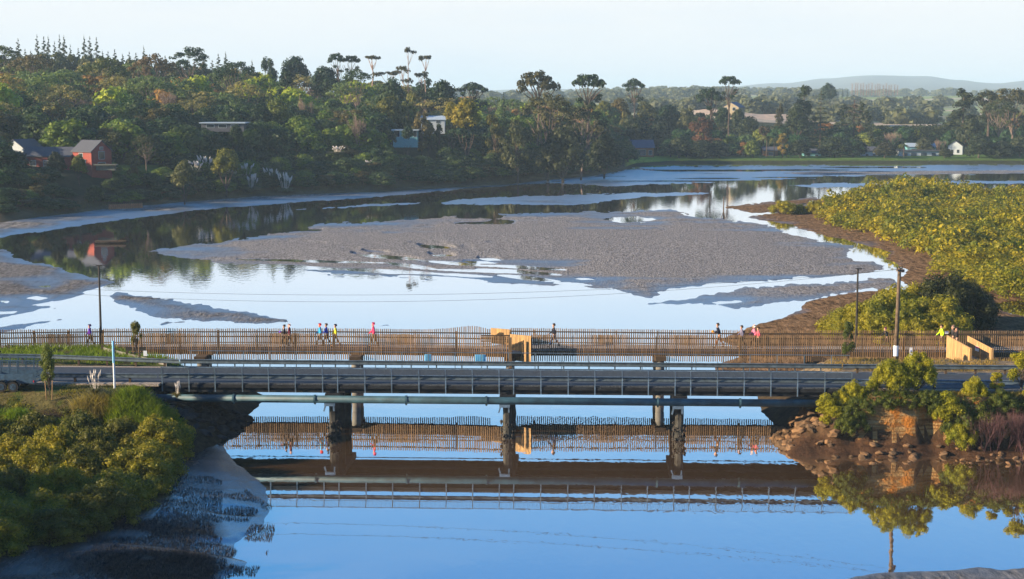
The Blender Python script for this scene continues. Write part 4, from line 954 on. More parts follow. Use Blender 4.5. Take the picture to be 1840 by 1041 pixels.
# ------------------------------------------------------------------ houses
def wpart(mb, name, mat, par): return link(name, mb.mesh(name, M[mat]), par)
def house(px, py, D, w, d, h, label, wall, roof, kind='gable', base=-2.5, rise=1.6, rz=0, ax='x', wins=(), side=(), name='house', chim=False, z=None, cat='house'):
    """wins: (x, z, w, h) on the camera-facing wall; gable ridge along x, or along y when ax='y'"""
    zz = zat(py, D) if z is None else z
    g = thing(name, W(px, D, zz), label, cat, None, rz)
    b = MB(); b.box(-w/2, w/2, 0, d, base, h)
    if kind == 'gable':
        if ax == 'x': b.add([(-w/2, 0, h), (-w/2, d, h), (-w/2, d/2, h+rise), (w/2, 0, h), (w/2, d, h), (w/2, d/2, h+rise)], [(0, 2, 1), (3, 4, 5)])
        else: b.add([(-w/2, 0, h), (w/2, 0, h), (0, 0, h+rise), (-w/2, d, h), (w/2, d, h), (0, d, h+rise)], [(0, 1, 2), (3, 5, 4)])
    wpart(b, 'wall', wall, g)
    if kind == 'gable':
        for s in (-1, 1):
            r = MB()
            if ax == 'x': e = .35; y0 = d/2+s*(d/2+e); z0 = h-rise*e/(d/2)+.03; r.prism((-w/2-.3, d/2, h+rise+.05), (w/2+.3, d/2, h+rise+.05), [(0, 0), (-s*(d/2+e), z0-h-rise-.02), (-s*(d/2+e), z0-h-rise+.1), (0, .12)])
            else: e = .35; r.prism((0, -.3, h+rise+.05), (0, d+.3, h+rise+.05), [(0, 0), (s*(w/2+e), -rise*(1+e/(w/2))), (s*(w/2+e), -rise*(1+e/(w/2))+.12), (0, .12)])
            wpart(r, 'roof', roof, g)
    else:
        r = MB(); r.box(-w/2-.4, w/2+.4, -.6, d+.4, h+.005, h+.25); wpart(r, 'roof', roof, g)
    def win(x, z0, ww, hh, sidex=None):
        fr = MB(); ps = MB()
        if sidex is None: fr.box(x-ww/2, x+ww/2, -.05, -.003, z0, z0+hh); ps.box(x-ww/2+.08, x+ww/2-.08, -.06, -.052, z0+.08, z0+hh-.08)
        else:
            sx = sidex*(w/2); fr.box(min(sx, sx+sidex*.05)+.003*sidex, max(sx, sx+sidex*.05)+.003*sidex, x-ww/2, x+ww/2, z0, z0+hh); ps.box(sx+sidex*.055 if sidex > 0 else sx-.07, sx+.07 if sidex > 0 else sx-.055, x-ww/2+.08, x+ww/2-.08, z0+.08, z0+hh-.08)
        f = wpart(fr, 'window', 'white_wall', g); wpart(ps, 'pane', 'glass', f)
    for q in wins: win(*q)
    for q in side: win(*q[1:], sidex=q[0])
    if chim: b = MB(); b.box(-w*.35-.2, -w*.35+.2, d*.4, d*.4+.4, h, h+rise+1.2); wpart(b, 'chimney', 'concrete', g)
    return g
S320 = 1/9.0
hA = house(148, 302, 336, 6.2, 5.2, 3.5, 'tall red brick house with steep slate gable among the left trees', 'red_brick', 'slate', 'gable', -2.5, 2.1, math.radians(-38), 'x',
           [(-1.8, .4, 1.2, 1.4), (.6, .4, 1.2, 1.4), (-.4, 2.2, 1.4, .9)], [(1, 2.6, .3, 2.0, .9), (1, 2.6, 1.8, 1.6, 1.7), (1, 2.6, 3.7, .9, .7)])
house(84, 303, 338, 10.5, 6, 2.6, 'long low red wing with grey slate roof left of the tall red house', 'red_brick', 'slate', 'gable', -2.5, 1.7, math.radians(-6), 'x', [(-3, .5, 1.4, 1.2), (0, .5, 1.4, 1.2), (3, .5, 1.4, 1.2)])
house(26, 288, 345, 5.2, 6, 2.6, 'small white gabled house at the left edge of the photo', 'white_wall', 'slate', 'gable', -2.5, 1.7, math.radians(-24), 'y', [(-1, .5, 1, 1.3), (1, .5, 1, 1.3)])
house(190, 303, 334, 4.0, .5, .65, 'low grey deck wall beside the tall red house', 'grey_wall', 'grey_wall', 'flat', -.4, 0, 0, 'x', name='deck_wall', cat='wall')
house(400, 231, 392, 10.4, 7, 1.2, 'flat white-roofed house half hidden in the dark left forest', 'slate', 'pale_roof', 'flat', -.8, wins=[(-3, .1, 2, .9), (0, .1, 2, .9), (3, .1, 2, .9)])
house(728, 248, 420, 6.4, 6, 1.9, 'teal flat-roofed house below the bare pink tree', 'teal_wall', 'pale_roof', 'flat', wins=[(-2.2, .2, 1.6, 1.8), (.4, .2, 1.6, 1.8), (2.6, .2, 1, 1.8)])
house(778, 224, 438, 6.4, 5, 1.3, 'white house peeking out between trees above the teal house', 'white_wall', 'pale_roof', 'gable', -2.5, .9, 0, 'x', [(-1.5, .3, 1.2, 1.1), (1.4, .3, 1.2, 1.1)])
house(1150, 281, 556, 9.8, 7, 3.0, 'cedar boatshed house with dark blue roof at the far shore', 'cedar_wall', 'blue_roof', 'gable', -2.5, 2.4, math.radians(4), 'x', [(-2.6, .4, 1.5, 1.6), (.4, .3, 3.2, 2.0), (3.6, .4, 1.2, 1.6)], chim=True)
house(1312, 203, 640, 7.0, 7, 2.2, 'cream gabled house standing on the rise behind the tall pine', 'cream_wall', 'blue_roof', 'gable', -2.5, 1.9, math.radians(-28), 'y', [(-2, .8, 1.4, 1.4), (1.6, .8, 1.4, 1.4)])
house(1460, 287, 566, 6, 5, 2.4, 'small pale blue cottage beside the golden tree', 'teal_wall', 'slate', 'gable', -2.5, 1.2, 0, 'x', [(-1.5, .6, 1.2, 1.1), (1.4, .6, 1.2, 1.1)])
house(1564, 286, 568, 5.4, 5, 2.8, 'white cottage between two dark round shore trees', 'white_wall', 'slate', 'gable', -2.5, 1.4, 0, 'x', [(-1.2, .7, 1.1, 1.2), (1.3, .7, 1.1, 1.2)])
house(1652, 285, 566, 14, 8, 2.6, 'long white waterfront house behind the small palm', 'white_wall', 'slate', 'flat', wins=[(-5, .4, 1.8, 1.6), (-2, .3, 2.2, 1.8), (1.5, .3, 2.2, 1.8), (5, .4, 1.6, 1.6)])
house(1656, 276, 575, 10, 6, 2.4, 'teal upper storey set back on the long waterfront house', 'teal_wall', 'pale_roof', 'gable', -2.5, 1.1, 0, 'x', [(-3, .6, 1.6, 1.1), (0, .6, 1.6, 1.1), (3, .6, 1.6, 1.1)])
house(1716, 279, 572, 5, 6, 3.2, 'white gabled cottage beside the pale dead trunk', 'white_wall', 'slate', 'gable', -2.5, 1.8, math.radians(-20), 'y', [(-1, .7, 1, 1.3), (1, .7, 1, 1.3)])
house(1385, 283, 566, 5, 5, 2.4, 'dark timber shed under the far shore palms', 'cedar_wall', 'slate', 'gable', -2.5, 1.1, 0, 'x', [(0, .6, 1.6, 1.2)])
HB = [(95, 176, 318, 350), (0, 120, 325, 352), (365, 435, 388, 405), (700, 800, 412, 446), (1118, 1182, 548, 570), (1296, 1330, 634, 655), (1440, 1480, 560, 575), (1540, 1590, 560, 575), (1605, 1735, 560, 585), (1370, 1400, 560, 575)]
# views kept open in front of houses: fill trees in these pixel columns stay low
OPEN = [(112, 186, 300, 334, 297), (12, 112, 300, 340, 294), (360, 440, 366, 392, 226), (700, 760, 392, 420, 239), (1120, 1178, 500, 556, 300)]
# ------------------------------------------------------------------ distinct trees: px, top row, distance, width px, kind, colour, label
def tree(px, ytop, D, wpx, kind, col, label, group=None, z=None):
    X = Xat(px, D, 10); zz = tz(X, D)-.3 if z is None else z; top = zat(ytop, D); hh = max(2.0, top-zz); ww = wpx/F*D
    return plant(kind, X, D, zz, hh, ww, col, label, group)
T = [
 (15, 80, 505, 70, 'spread', OL, 'dark umbrella-topped tree at the far left skyline'),
 (62, 92, 480, 92, 'spread', (.10, .085, .05), 'broad pale-limbed tree left of the spire conifers'),
 (100, 118, 450, 80, 'bare', BR, 'leafless grey tree below the left skyline'),
 (190, 100, 470, 100, 'spread', OL, 'wide sunlit-edged tree with dark flat top, left hill'),
 (277, 92, 500, 96, 'spread', (.11, .075, .04), 'large rust-tinged spreading tree on the left skyline'),
 (345, 82, 520, 84, 'spread', DK, 'dark spreading tree right of the rust-tinged one'),
 (425, 104, 500, 92, 'spread', DK, 'dark flat-topped tree on the middle of the left ridge'),
 (300, 140, 430, 60, 'bare', BR, 'leafless pale-branched tree in the middle of the left hill'),
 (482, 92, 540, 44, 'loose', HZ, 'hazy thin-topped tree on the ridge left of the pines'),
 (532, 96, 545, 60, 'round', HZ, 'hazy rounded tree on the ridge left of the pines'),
 (515, 120, 470, 60, 'pine', DK, 'dark dense pine below the hazy ridge trees'),
 (487, 140, 432, 34, 'spire', (.06, .09, .02), 'narrow green cypress beside the yellow-green bushes'),
 (607, 94, 530, 38, 'umbrella', DK, 'left one of two small umbrella pines on the skyline'),
 (634, 96, 532, 38, 'umbrella', DK, 'right one of two small umbrella pines on the skyline'),
 (676, 98, 515, 66, 'gum', (.05, .05, .025), 'leaning gum with many flat dark clumps on the skyline'),
 (733, 83, 500, 40, 'gum', (.045, .045, .02), 'tallest slim gum standing above the skyline'),
 (764, 97, 505, 38, 'gum', (.045, .045, .02), 'second slim gum leaning right beside the tallest gum'),
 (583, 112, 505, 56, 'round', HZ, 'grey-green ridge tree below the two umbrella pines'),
 (642, 122, 470, 62, 'spread', GG, 'grey-green tree in front of the leaning gum'),
 (705, 137, 470, 66, 'round', GG, 'broad grey-green tree below the slim gums'),
 (795, 137, 500, 66, 'round', DK, 'dark tree right of the slim gums on the ridge'),
 (765, 132, 515, 54, 'loose', DK, 'bushy dark tree at the foot of the leaning gum'),
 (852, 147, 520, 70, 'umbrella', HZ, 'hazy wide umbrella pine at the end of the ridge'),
 (548, 138, 450, 36, 'bare', (.3, .2, .15), 'reddish bare tree on the middle hillside'),
 (838, 172, 415, 58, 'round', YG, 'golden sunlit round tree in the centre of the far bank'),
 (812, 180, 425, 36, 'round', YG, 'smaller golden tree left of the golden round tree'),
 (648, 178, 405, 62, 'bare', (.3, .2, .15), 'large pinkish leafless tree in the dark forest'),
 (700, 165, 440, 60, 'round', (.11, .12, .03), 'olive sunlit bush above the teal house'),
 (735, 160, 445, 44, 'loose', (.12, .13, .03), 'yellow-green tree right of the olive bush'),
 (758, 190, 424, 40, 'loose', (.13, .11, .05), 'brown-green tree beside the teal house'),
 (1298, 190, 624, 34, 'round', (.03, .06, .028), 'dark tree in front of the left half of the cream gabled house'),
 (1326, 193, 622, 30, 'round', (.04, .06, .028), 'olive tree in front of the right half of the cream gabled house'),
 (770, 216, 428, 24, 'round', (.03, .06, .025), 'dark tree in front of the left half of the upper white house'),
 (733, 224, 412, 26, 'round', (.02, .05, .022), 'dark tree standing in front of the middle of the teal house'),
 (702, 232, 409, 26, 'round', (.02, .045, .022), 'dark tree hiding the left end of the teal house'),
 (790, 214, 428, 26, 'loose', (.03, .06, .025), 'dark tree in front of the right half of the upper white house'),
 (424, 222, 380, 30, 'round', (.02, .045, .022), 'dark tree before the right end of the flat white-roofed house'),
 (368, 226, 380, 34, 'round', (.02, .045, .022), 'dark tree before the left end of the flat white-roofed house'),
 (500, 172, 418, 66, 'round', (.10, .13, .02), 'yellow-green bush under the narrow cypress'),
 (470, 182, 412, 44, 'round', DK, 'dark round bush left of the yellow-green bush'),
 (905, 165, 470, 22, 'spire', DK, 'small dark cypress between golden tree and pale tree'),
 (965, 124, 445, 84, 'umbrella', (.06, .06, .03), 'half-dead pine with thin radiating top, centre skyline'),
 (1058, 126, 460, 70, 'umbrella', DK, 'dark umbrella pine right of the half-dead pine'),
 (1140, 140, 640, 48, 'umbrella', DK, 'small pine with flat dead top on the centre skyline'),
 (985, 162, 425, 110, 'spread', (.085, .085, .04), 'very large pale green tree hanging over the point'),
 (1045, 185, 432, 100, 'spread', (.055, .065, .03), 'big dark-leaved tree at the tip of the point'),
 (1010, 215, 418, 96, 'round', (.04, .05, .022), 'dense dark tree under the very large pale tree'),
 (1086, 236, 440, 70, 'round', (.022, .036, .018), 'dark round tree ending the point at the water'),
 (930, 205, 414, 72, 'loose', (.06, .07, .03), 'grey-trunked tree left of the very large pale tree'),
 (888, 198, 424, 56, 'loose', (.10, .10, .03), 'olive tree right of the golden round tree'),
 (1112, 172, 600, 44, 'round', (.11, .09, .03), 'brownish rounded tree in the sunlit belt behind the point'),
 (1085, 178, 590, 36, 'round', (.12, .13, .03), 'yellow-green tree behind the tip of the point'),
 (1160, 178, 600, 54, 'round', (.08, .09, .04), 'grey-green rounded tree right of the brownish one'),
 (1200, 180, 610, 60, 'round', DK, 'dark bushy tree in the belt left of the leaning pine'),
 (1122, 193, 580, 18, 'loose', (.20, .19, .08), 'slim pale yellow tree in the dark belt'),
 (1140, 205, 575, 70, 'round', (.025, .04, .02), 'dark mass of tree behind the cedar boatshed'),
 (1185, 212, 572, 60, 'round', (.025, .04, .02), 'dark round tree right of the cedar boatshed'),
 (1232, 186, 600, 50, 'loose', (.09, .10, .05), 'pale olive tree left of the leaning pine'),
 (1275, 156, 600, 56, 'umbrella', DK, 'leaning open pine left of the tall pine'),
 (1310, 132, 590, 46, 'umbrella', DK, 'tall pine with bare trunk and flat crown on the right'),
 (1262, 204, 568, 62, 'loose', (.11, .05, .03), 'copper-brown tree above the dark shore bushes'),
 (1222, 243, 556, 52, 'round', (.04, .055, .025), 'olive round bush at the shore beside the boatshed'),
 (1262, 249, 554, 50, 'round', (.022, .036, .018), 'dark round shore bush in front of the copper tree'),
 (1292, 248, 556, 44, 'round', (.022, .036, .018), 'dark round shore bush right of its twin'),
 (1400, 178, 590, 34, 'pine', (.06, .06, .035), 'brownish conifer left of the tall dark pine clump'),
 (1444, 146, 600, 64, 'pine', (.03, .05, .025), 'tall dark pine with leafy upright top, right skyline'),
 (1432, 185, 585, 50, 'round', (.03, .05, .025), 'dark broad tree at the foot of the tall dark pine'),
 (1474, 160, 588, 50, 'tiered', (.06, .075, .04), 'tiered cedar with level branches right of the dark pine'),
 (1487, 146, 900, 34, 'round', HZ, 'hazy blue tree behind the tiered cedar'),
 (1534, 176, 590, 64, 'bunya', (.035, .05, .02), 'domed bunya pine with tufted branches on one trunk'),
 (1407, 236, 556, 28, 'loose', (.28, .20, .04), 'golden yellow upright tree at the far shore'),
 (1352, 249, 556, 36, 'round', (.10, .14, .025), 'bright green rounded tree at the far shore'),
 (1378, 236, 562, 26, 'palm', (.11, .12, .04), 'left palm beside the golden yellow tree'),
 (1392, 240, 560, 22, 'palm', (.11, .12, .04), 'right palm beside the golden yellow tree'),
 (1438, 247, 556, 42, 'round', (.020, .034, .018), 'dark round tree right of the golden yellow tree'),
 (1500, 240, 560, 62, 'round', (.030, .048, .022), 'wide dark shore tree below the bunya pine'),
 (1535, 242, 562, 54, 'round', (.022, .036, .02), 'dark tree right of the wide shore tree'),
 (1592, 252, 556, 46, 'round', (.05, .05, .03), 'small domed shore tree left of the small palm'),
 (1625, 254, 562, 24, 'palm', (.13, .15, .05), 'small palm before the long waterfront house'),
 (1600, 224, 580, 60, 'bare', (.3, .2, .15), 'pink-brown leafless tree behind the waterfront house'),
 (1663, 244, 575, 38, 'round', (.07, .08, .05), 'grey-green bush above the waterfront house roof'),
 (1690, 238, 572, 28, 'bare', (.4, .3, .2), 'pale twisted dead trunk beside the white gabled cottage'),
 (1700, 264, 556, 30, 'round', (.04, .05, .025), 'low bush right of the waterfront house'),
 (1730, 158, 600, 84, 'pine', (.035, .05, .028), 'big conical pine on the right skyline'),
 (1745, 205, 575, 56, 'round', (.05, .065, .035), 'mid-green tree at the foot of the big conical pine'),
 (1775, 162, 590, 72, 'umbrella', (.05, .06, .03), 'open-trunked pine right of the big conical pine'),
 (1818, 152, 585, 100, 'spread', (.075, .075, .04), 'tall pale-trunked pine at the right edge skyline'),
 (1795, 176, 575, 70, 'spread', (.06, .08, .04), 'spreading mid-green tree between the two right skyline pines'),
 (1850, 158, 590, 60, 'umbrella', (.05, .06, .03), 'pine cut off by the right edge of the photo'),
 (1762, 238, 556, 58, 'round', (.028, .045, .022), 'wide dark round tree at the right shore'),
 (1800, 250, 556, 50, 'round', (.03, .046, .024), 'second dark round tree right of the wide one'),
 (1836, 240, 562, 50, 'round', (.04, .055, .03), 'dark tree at the right edge of the far shore'),
 (1565, 232, 580, 40, 'loose', (.05, .06, .03), 'olive upright tree behind the white cottage'),
 (1345, 205, 600, 50, 'round', (.03, .046, .026), 'dark tree right of the cream gabled house'),
 (1372, 222, 590, 40, 'loose', (.07, .05, .03), 'brown-tinged tree left of the brownish conifer'),
 (168, 328, 318, 44, 'round', (.035, .065, .015), 'dark round bush on the left shore above the timber wall'),
 (236, 264, 338, 36, 'loose', (.12, .10, .03), 'small orange-green tree right of the tall red house'),
 (140, 277, 325, 34, 'round', (.13, .14, .025), 'yellow-green bush in front of the tall red house'),
 (100, 268, 326, 40, 'round', (.025, .035, .02), 'dark bush in front of the grey-roofed wing'),
 (30, 268, 322, 56, 'round', (.025, .035, .02), 'dark bush in front of the small white house'),
 (112, 232, 355, 50, 'round', (.09, .10, .025), 'olive sunlit tree behind the grey-roofed wing'),
 (200, 232, 352, 66, 'loose', (.05, .06, .03), 'brown-topped tree behind the tall red house'),
 (262, 238, 348, 56, 'spread', (.045, .055, .03), 'tall loose tree right of the small orange-green tree'),
 (405, 260, 350, 54, 'round', (.13, .14, .02), 'bright yellow-green bush above the pampas grass'),
 (330, 285, 330, 50, 'round', (.09, .10, .04), 'grey-olive bush left of the pampas grass'),
 (4, 235, 340, 40, 'loose', (.10, .12, .03), 'yellow-green tree at the left edge above the white house'),
]
for a in T: tree(*a)
# spire conifers on the back ridge
rr = random.Random(77); sp = [14, 38, 50, 60, 72, 84, 92, 103, 112, 120, 131, 145, 156, 166, 178, 188, 198, 210, 224, 236, 248, 262, 282, 300, 322, 338, 352, 370, 384, 395, 408, 420, 440, 455]
for p in sp:
    y = np.interp(p, [0, 60, 103, 145, 200, 250, 300, 370, 400, 460], [82, 72, 60, 68, 78, 86, 96, 90, 98, 108])+rr.choice((-7, 0, 4, 9, 14, 18))
    tree(p, y, 640+rr.uniform(-15, 25), rr.uniform(20, 34), 'spire', (.035, .055, .035), '%s spire conifer on the left ridge, %s' % (('tallest' if y < 62 else 'tall' if y < 76 else 'middling' if y < 92 else 'low'), 'above the small white gabled house' if p < 55 else 'above the long low red wing' if p < 115 else 'above the tall red house' if p < 180 else 'left of the rust-tinged tree' if p < 255 else 'behind the rust-tinged tree' if p < 315 else 'behind the dark spreading tree' if p < 380 else 'near the dark flat-topped tree'), 'plantation conifers on the left ridge')
BACK0 = []
for p in range(-20, 470, 26):
    y = np.interp(p, [0, 100, 200, 300, 460], [92, 84, 92, 104, 116])+rr.uniform(-2, 8)
    D = 615+rr.uniform(-8, 8); X = Xat(p, D, 10); zz = tz(X, D)-.3; BACK0.append((X, D, zz, max(2., zat(y, D)-zz), 48/F*D, (.04, .055, .035)))
SKIP = set(map(int, '0 1 2 3 4 70 74 76 79 80 81 82 83 106 144 145 146 147 151 153 154 155 156 171 177 199 200 207 208 209 210 213 214 216 217 249 250 259 266 274 275 279 284 285 288 300 301 306 314 315 316 318 320 321 325 326 331 338 344 346 347 349 353 355 358 361 364 365 366 368 370 372 373 377 381 384 387 392 394 395 402 403 405 407 408 411 414 415 416 417 421 422 427 437 449 453 454 468 470 473 477 480 481 485 486 495 496 497 499 506 508 509 513 514 515 516 517 518 528 530 531 533 537 538 540 542 545 549 550 551 553 558 561 565 569 573 574 575 576 577 578 582 583 584 585 589 590 591 592 593 594 595 598 600 602 603 607 608 611 613 614 616 633 637 640 671 676 698 701 702 703 704 705 707 717 723 724 725 726 729 755 756 757 758 761 797 825 849 851 863 881'.split()))   # trees wholly hidden behind nearer ones
BACK = []
FILLS = []
def fill(kind, X, D, z, hh, ww, col, group, area, px, row, name=None, cat=None):
    n = len(FILLS)
    if n in SKIP: CNT[kind] = CNT.get(kind, 0)+1; FILLS.append(None); return
    if kind == 'round' and (area == 'far' and row >= 66 or area == 'hill' and row >= 14 or area == 'ridge'): BACK.append((CNT.get(kind, 0), X, D, z, hh, ww, col)); CNT[kind] = CNT.get(kind, 0)+1; FILLS.append(None); return
    o = plant(kind, X, D, z, hh, ww, tuple(q*m_ for q, m_ in zip(col, (2.5, 2.2, 1.7) if (area == 'far' or row > 6) else (1.8, 1.6, 1.4))), 'tree', group, name=name, cat=cat); FILLS.append((o, area, px, row, kind, col, ww, hh))  # lower hill rows get darker leaves, standing in for shade on the slope
def colword(kind, c):
    if kind == 'bare': return 'pale leafless'
    if kind == 'thorn': return 'purple-brown'
    if c[0] > c[1]*1.25: return 'rusty brown'
    if c[0] > c[1]*.98 and c[1] > .09: return 'golden green'
    if sum(c) > .22: return 'yellow-green'
    if sum(c) < .095: return 'very dark green'
    if c[2] > .034: return 'grey-green'
    if sum(c) < .135: return 'olive'
    return 'mid green'
FORM = {'round': 'domed tree', 'loose': 'upright tree', 'spread': 'flat-topped tree', 'bare': 'tree', 'mangrove': 'mangrove bush', 'spire': 'conifer'}
def autolabel(recs, marks, rows, form=None):
    """tell look-alikes apart by look, then by what they stand above, beside or before"""
    seen = {}; mp_ = [m for m, _ in marks]
    for rec in recs:
        o, area, px, row, kind, col, ww, hh = rec
        i = min(range(len(marks)), key=lambda q: abs(mp_[q]-px)); d = px-mp_[i]
        side = 'left of' if d < -7 else 'right of' if d > 7 else 'in line with'
        rw = [w for k, w in rows if row <= k][0]
        sz = 'small' if ww < rec_med[area]*.86 else 'large' if ww > rec_med[area]*1.14 else 'medium'
        rec_l = '%s %s %s %s, %s %s' % (sz, colword(kind, col), (form or FORM.get(kind, 'tree')) if o.name.split('.')[0] != 'bush' else 'bush', rw, side, marks[i][1])
        if len(rec_l.split()) > 16: rec_l = rec_l.replace('medium ', '').replace('very dark green', 'dark green')
        if len(rec_l.split()) > 16: rec_l = rec_l.replace(', in line with the', ' by the')
        o['label'] = ' '.join(rec_l.split()[:16])
rec_med = {}
# fill forest on the left hill: rows follow the slope
rr = random.Random(21); fills = 0; taken = []
for k, s0 in enumerate([7, 15, 25, 36, 48, 60, 74, 88, 104, 120, 138, 156, 176, 196, 218, 240]):
    p = -90+rr.uniform(0, 25)
    while p < 1110:
        pj = p+rr.uniform(-6, 6); D = shoreD(pj)+s0+rr.uniform(-4, 4); X = Xat(pj, D, 8); z = tz(X, D)
        small = s0 < 30; wm = rr.uniform(6.0, 9.0) if small else rr.uniform(9.0, 13.5); hm = rr.uniform(2.8, 4.4) if s0 < 12 else (rr.uniform(4.2, 6.4) if small else rr.uniform(7, 11.5))
        lim = None
        if pj > 900 and s0 < 50: hm *= 1.25
        if pj < 320 and s0 < 30: hm *= .60; wm *= .75
        for (a, c, d0, d1, yb) in OPEN:
            if a-14 < pj < c+14 and D < d1+1: hm = min(hm, zat(yb, D)-z)
        blocked = any(a < pj < c and d0-4 < D < d1+3 for a, c, d0, d1 in HB) or any(a-5 < pj < c+5 and d1-6 < D < d1+7 for a, c, d0, d1, yb in OPEN)
        cap = np.interp(pj, [0, 300, 460, 600, 700, 800, 900, 1000, 1100], [90, 98, 112, 118, 138, 150, 168, 165, 175]); hm = min(hm, zat(cap+12, D)-z)
        if hm > 1.6 and not blocked and not (205 < pj < 325 and 20 < s0 < 32):
            lo = k < 7; u = rr.random()
            if k >= 8 and u > .45: wm = rr.uniform(12, 18); hm = min(rr.uniform(11, 16), zat(cap+4, D)-z)
            if lo: col, kd = ((.015, .038, .018), 'round') if u < .40 else ((.030, .056, .026), 'round') if u < .68 else ((.055, .055, .028), 'loose') if u < .82 else ((.060, .105, .022), 'round')
            else: col, kd = ((.018, .044, .022), 'round') if u < .27 else ((.038, .072, .028), 'round') if u < .47 else ((.095, .10, .06), 'spread') if u < .64 else ((.045, .078, .045), 'spread') if u < .80 else ((.12, .17, .03), 'round') if u < .88 else ((.13, .09, .05), 'loose') if u < .93 else ((.3, .2, .15), 'bare')
            grp = {'bare': 'leafless trees in the hillside forest'}.get(kd) or ('bushes along the foot of the left bank' if small else 'forest trees on the left hillside')
            fill(kd, X, D, z-.4, hm, wm, col, grp, 'hill', pj, k, 'bush' if small and kd != 'bare' else None, 'bush' if small and kd != 'bare' else None)
        p += (15 if small else 40 if k >= 8 else 25)*rr.uniform(.8, 1.25)*(330/D if small else 400/D)**.4
# trees behind the far right shore
for s0, hh0 in ((18, 7), (30, 9), (46, 11), (66, 12), (90, 12), (120, 13), (160, 12)):
    p = 1120+rr.uniform(0, 20)
    while p < 1960:
        D = shoreD(p)+s0+rr.uniform(-5, 5); X = Xat(p, D, 5); z = tz(X, D); hm = hh0*rr.uniform(.7, 1.1); wm = rr.uniform(7, 12)
        cap = np.interp(p, [1120, 1200, 1300, 1350, 1500, 1600, 1690, 1750, 1850], [185, 182, 195, 215, 205, 214, 212, 185, 180]); hm = min(hm, zat(cap+8, D)-z)
        if hm > 2 and not any(a-6 < p < c+6 and d0-10 < D < d1+2 for a, c, d0, d1 in HB):
            u = rr.random(); col = (.014, .040, .024) if u < .5 else (.030, .060, .035) if u < .8 else (.08, .11, .035) if u < .92 else (.12, .07, .04)
            fill('round' if u < .85 else 'loose', X, D, z-.4, hm, wm, col, 'trees behind the far right shore', 'far', p, s0)
        p += 27*rr.uniform(.7, 1.2)
for ar in ('hill', 'far'): rec_med[ar] = float(np.median([q[6] for q in FILLS if q and q[1] == ar]))
autolabel([q for q in FILLS if q and q[1] == 'hill'], [(-30, 'the photo edge'), (26, 'the white gabled house'), (84, 'the long low red wing'), (147, 'the tall red house'), (190, 'the grey deck wall'), (236, 'the orange-green tree'),
    (277, 'the rust-tinged tree'), (330, 'the grey-olive bush'), (372, 'the left pampas plumes'), (400, 'the flat white-roofed house'), (443, 'the right pampas plumes'), (487, 'the narrow cypress'), (532, 'the hazy trees'), (570, 'the empty dark slope'), (607, 'the umbrella pines'),
    (648, 'the pinkish tree'), (690, 'the leaning gum'), (728, 'the teal house'), (778, 'the upper white house'), (812, 'the lesser golden tree'), (838, 'the golden round tree'), (888, 'the olive tree'), (930, 'the grey-trunked tree'),
    (965, 'the half-dead pine'), (1010, 'the large pale tree'), (1058, 'the umbrella pine'), (1092, 'the tip of the point')],
    [(1, 'at the waterline'), (2, 'near the waterline'), (3, 'at the slope foot'), (4, 'low on the slope'), (6, 'on the lower slope'), (8, 'halfway up the hill'), (10, 'high up the slope'), (12, 'high on the hill'), (99, 'just under the ridge')])
autolabel([q for q in FILLS if q and q[1] == 'far'], [(1150, 'the cedar boatshed'), (1200, 'the dark belt tree'), (1232, 'the pale olive tree'), (1275, 'the leaning pine'), (1312, 'the cream gabled house'), (1345, 'the bright green shore tree'), (1385, 'the timber shed'), (1444, 'the tall dark pine'),
    (1474, 'the tiered cedar'), (1500, 'the wide shore tree'), (1534, 'the bunya pine'), (1564, 'the white cottage'), (1600, 'the pink-brown tree'), (1652, 'the waterfront house'), (1690, 'the pale dead trunk'), (1730, 'the big conical pine'), (1775, 'the open-trunked pine'), (1818, 'the pale-trunked pine'), (1880, 'the right photo edge')],
    [(18, 'on the far shore'), (30, 'behind the far shore'), (46, 'in the near belt'), (66, 'in the middle belt'), (90, 'in the back belt'), (130, 'well behind the shore'), (999, 'farthest from the shore')])
for q in BACK0: BACK.append((len(BACK), *q))
def back_mass():
    """the back rows read as one wooded mass: joined by leaf colour"""
    for key, nm in (((.028, .044, .02), 'very dark'), ((.055, .07, .026), 'olive'), ((.11, .12, .028), 'golden')):
        V = []; Fs = []; o_ = 0; rg_ = np.random.default_rng(3)
        for i, X, D, z, hh, ww, col in BACK:
            nk = min(((.028, .044, .02), (.055, .07, .026), (.11, .12, .028)), key=lambda c: abs(sum(c)-sum(col)))
            if nk != key: continue
            v, f = BT[i % 3]; a = i*2.1; c, s_ = math.cos(a), math.sin(a); sx = ww/10; sz = hh/10
            V.append(np.stack([(v[:, 0]*c-v[:, 1]*s_)*sx+X, (v[:, 0]*s_+v[:, 1]*c)*sx+D, v[:, 2]*sz+z], 1)); Fs.append(f+o_); o_ += len(v)
        if V:
            o = link('wooded_ridge', npmesh('wooded_ridge', np.vstack(V), np.vstack(Fs), M['leaf'])); o.color = (*key, 1); tag(o, nm+' green trees merging along the ridge and back of the woods', 'woodland', None, 'stuff')
BT = []
for s_ in range(3):
    r_ = random.Random(s_+610); L = dome(r_, 4.6, 8.6, 20, .12, .36); BT.append(cloud([(a, c, z+1.2, d, e, g) for a, c, z, d, e, g in L], 1000, .5, s_))
back_mass()
for i, p in enumerate(range(1640, 1700, 7)): tree(p, 212+rr.uniform(-3, 6), 590, 11, 'spire', (.03, .05, .025), 'slim cypress in the hedge row behind the waterfront houses', 'cypress hedge behind the waterfront houses')
for i, p in enumerate(range(1531, 1612, 5)): tree(p+rr.uniform(-1, 1), 148+rr.uniform(-2, 3), 1500, 8, 'poplar', BR, 'leafless poplar in the hazy row on the distant field', 'leafless poplars on the distant field', z=zat(171, 1500))
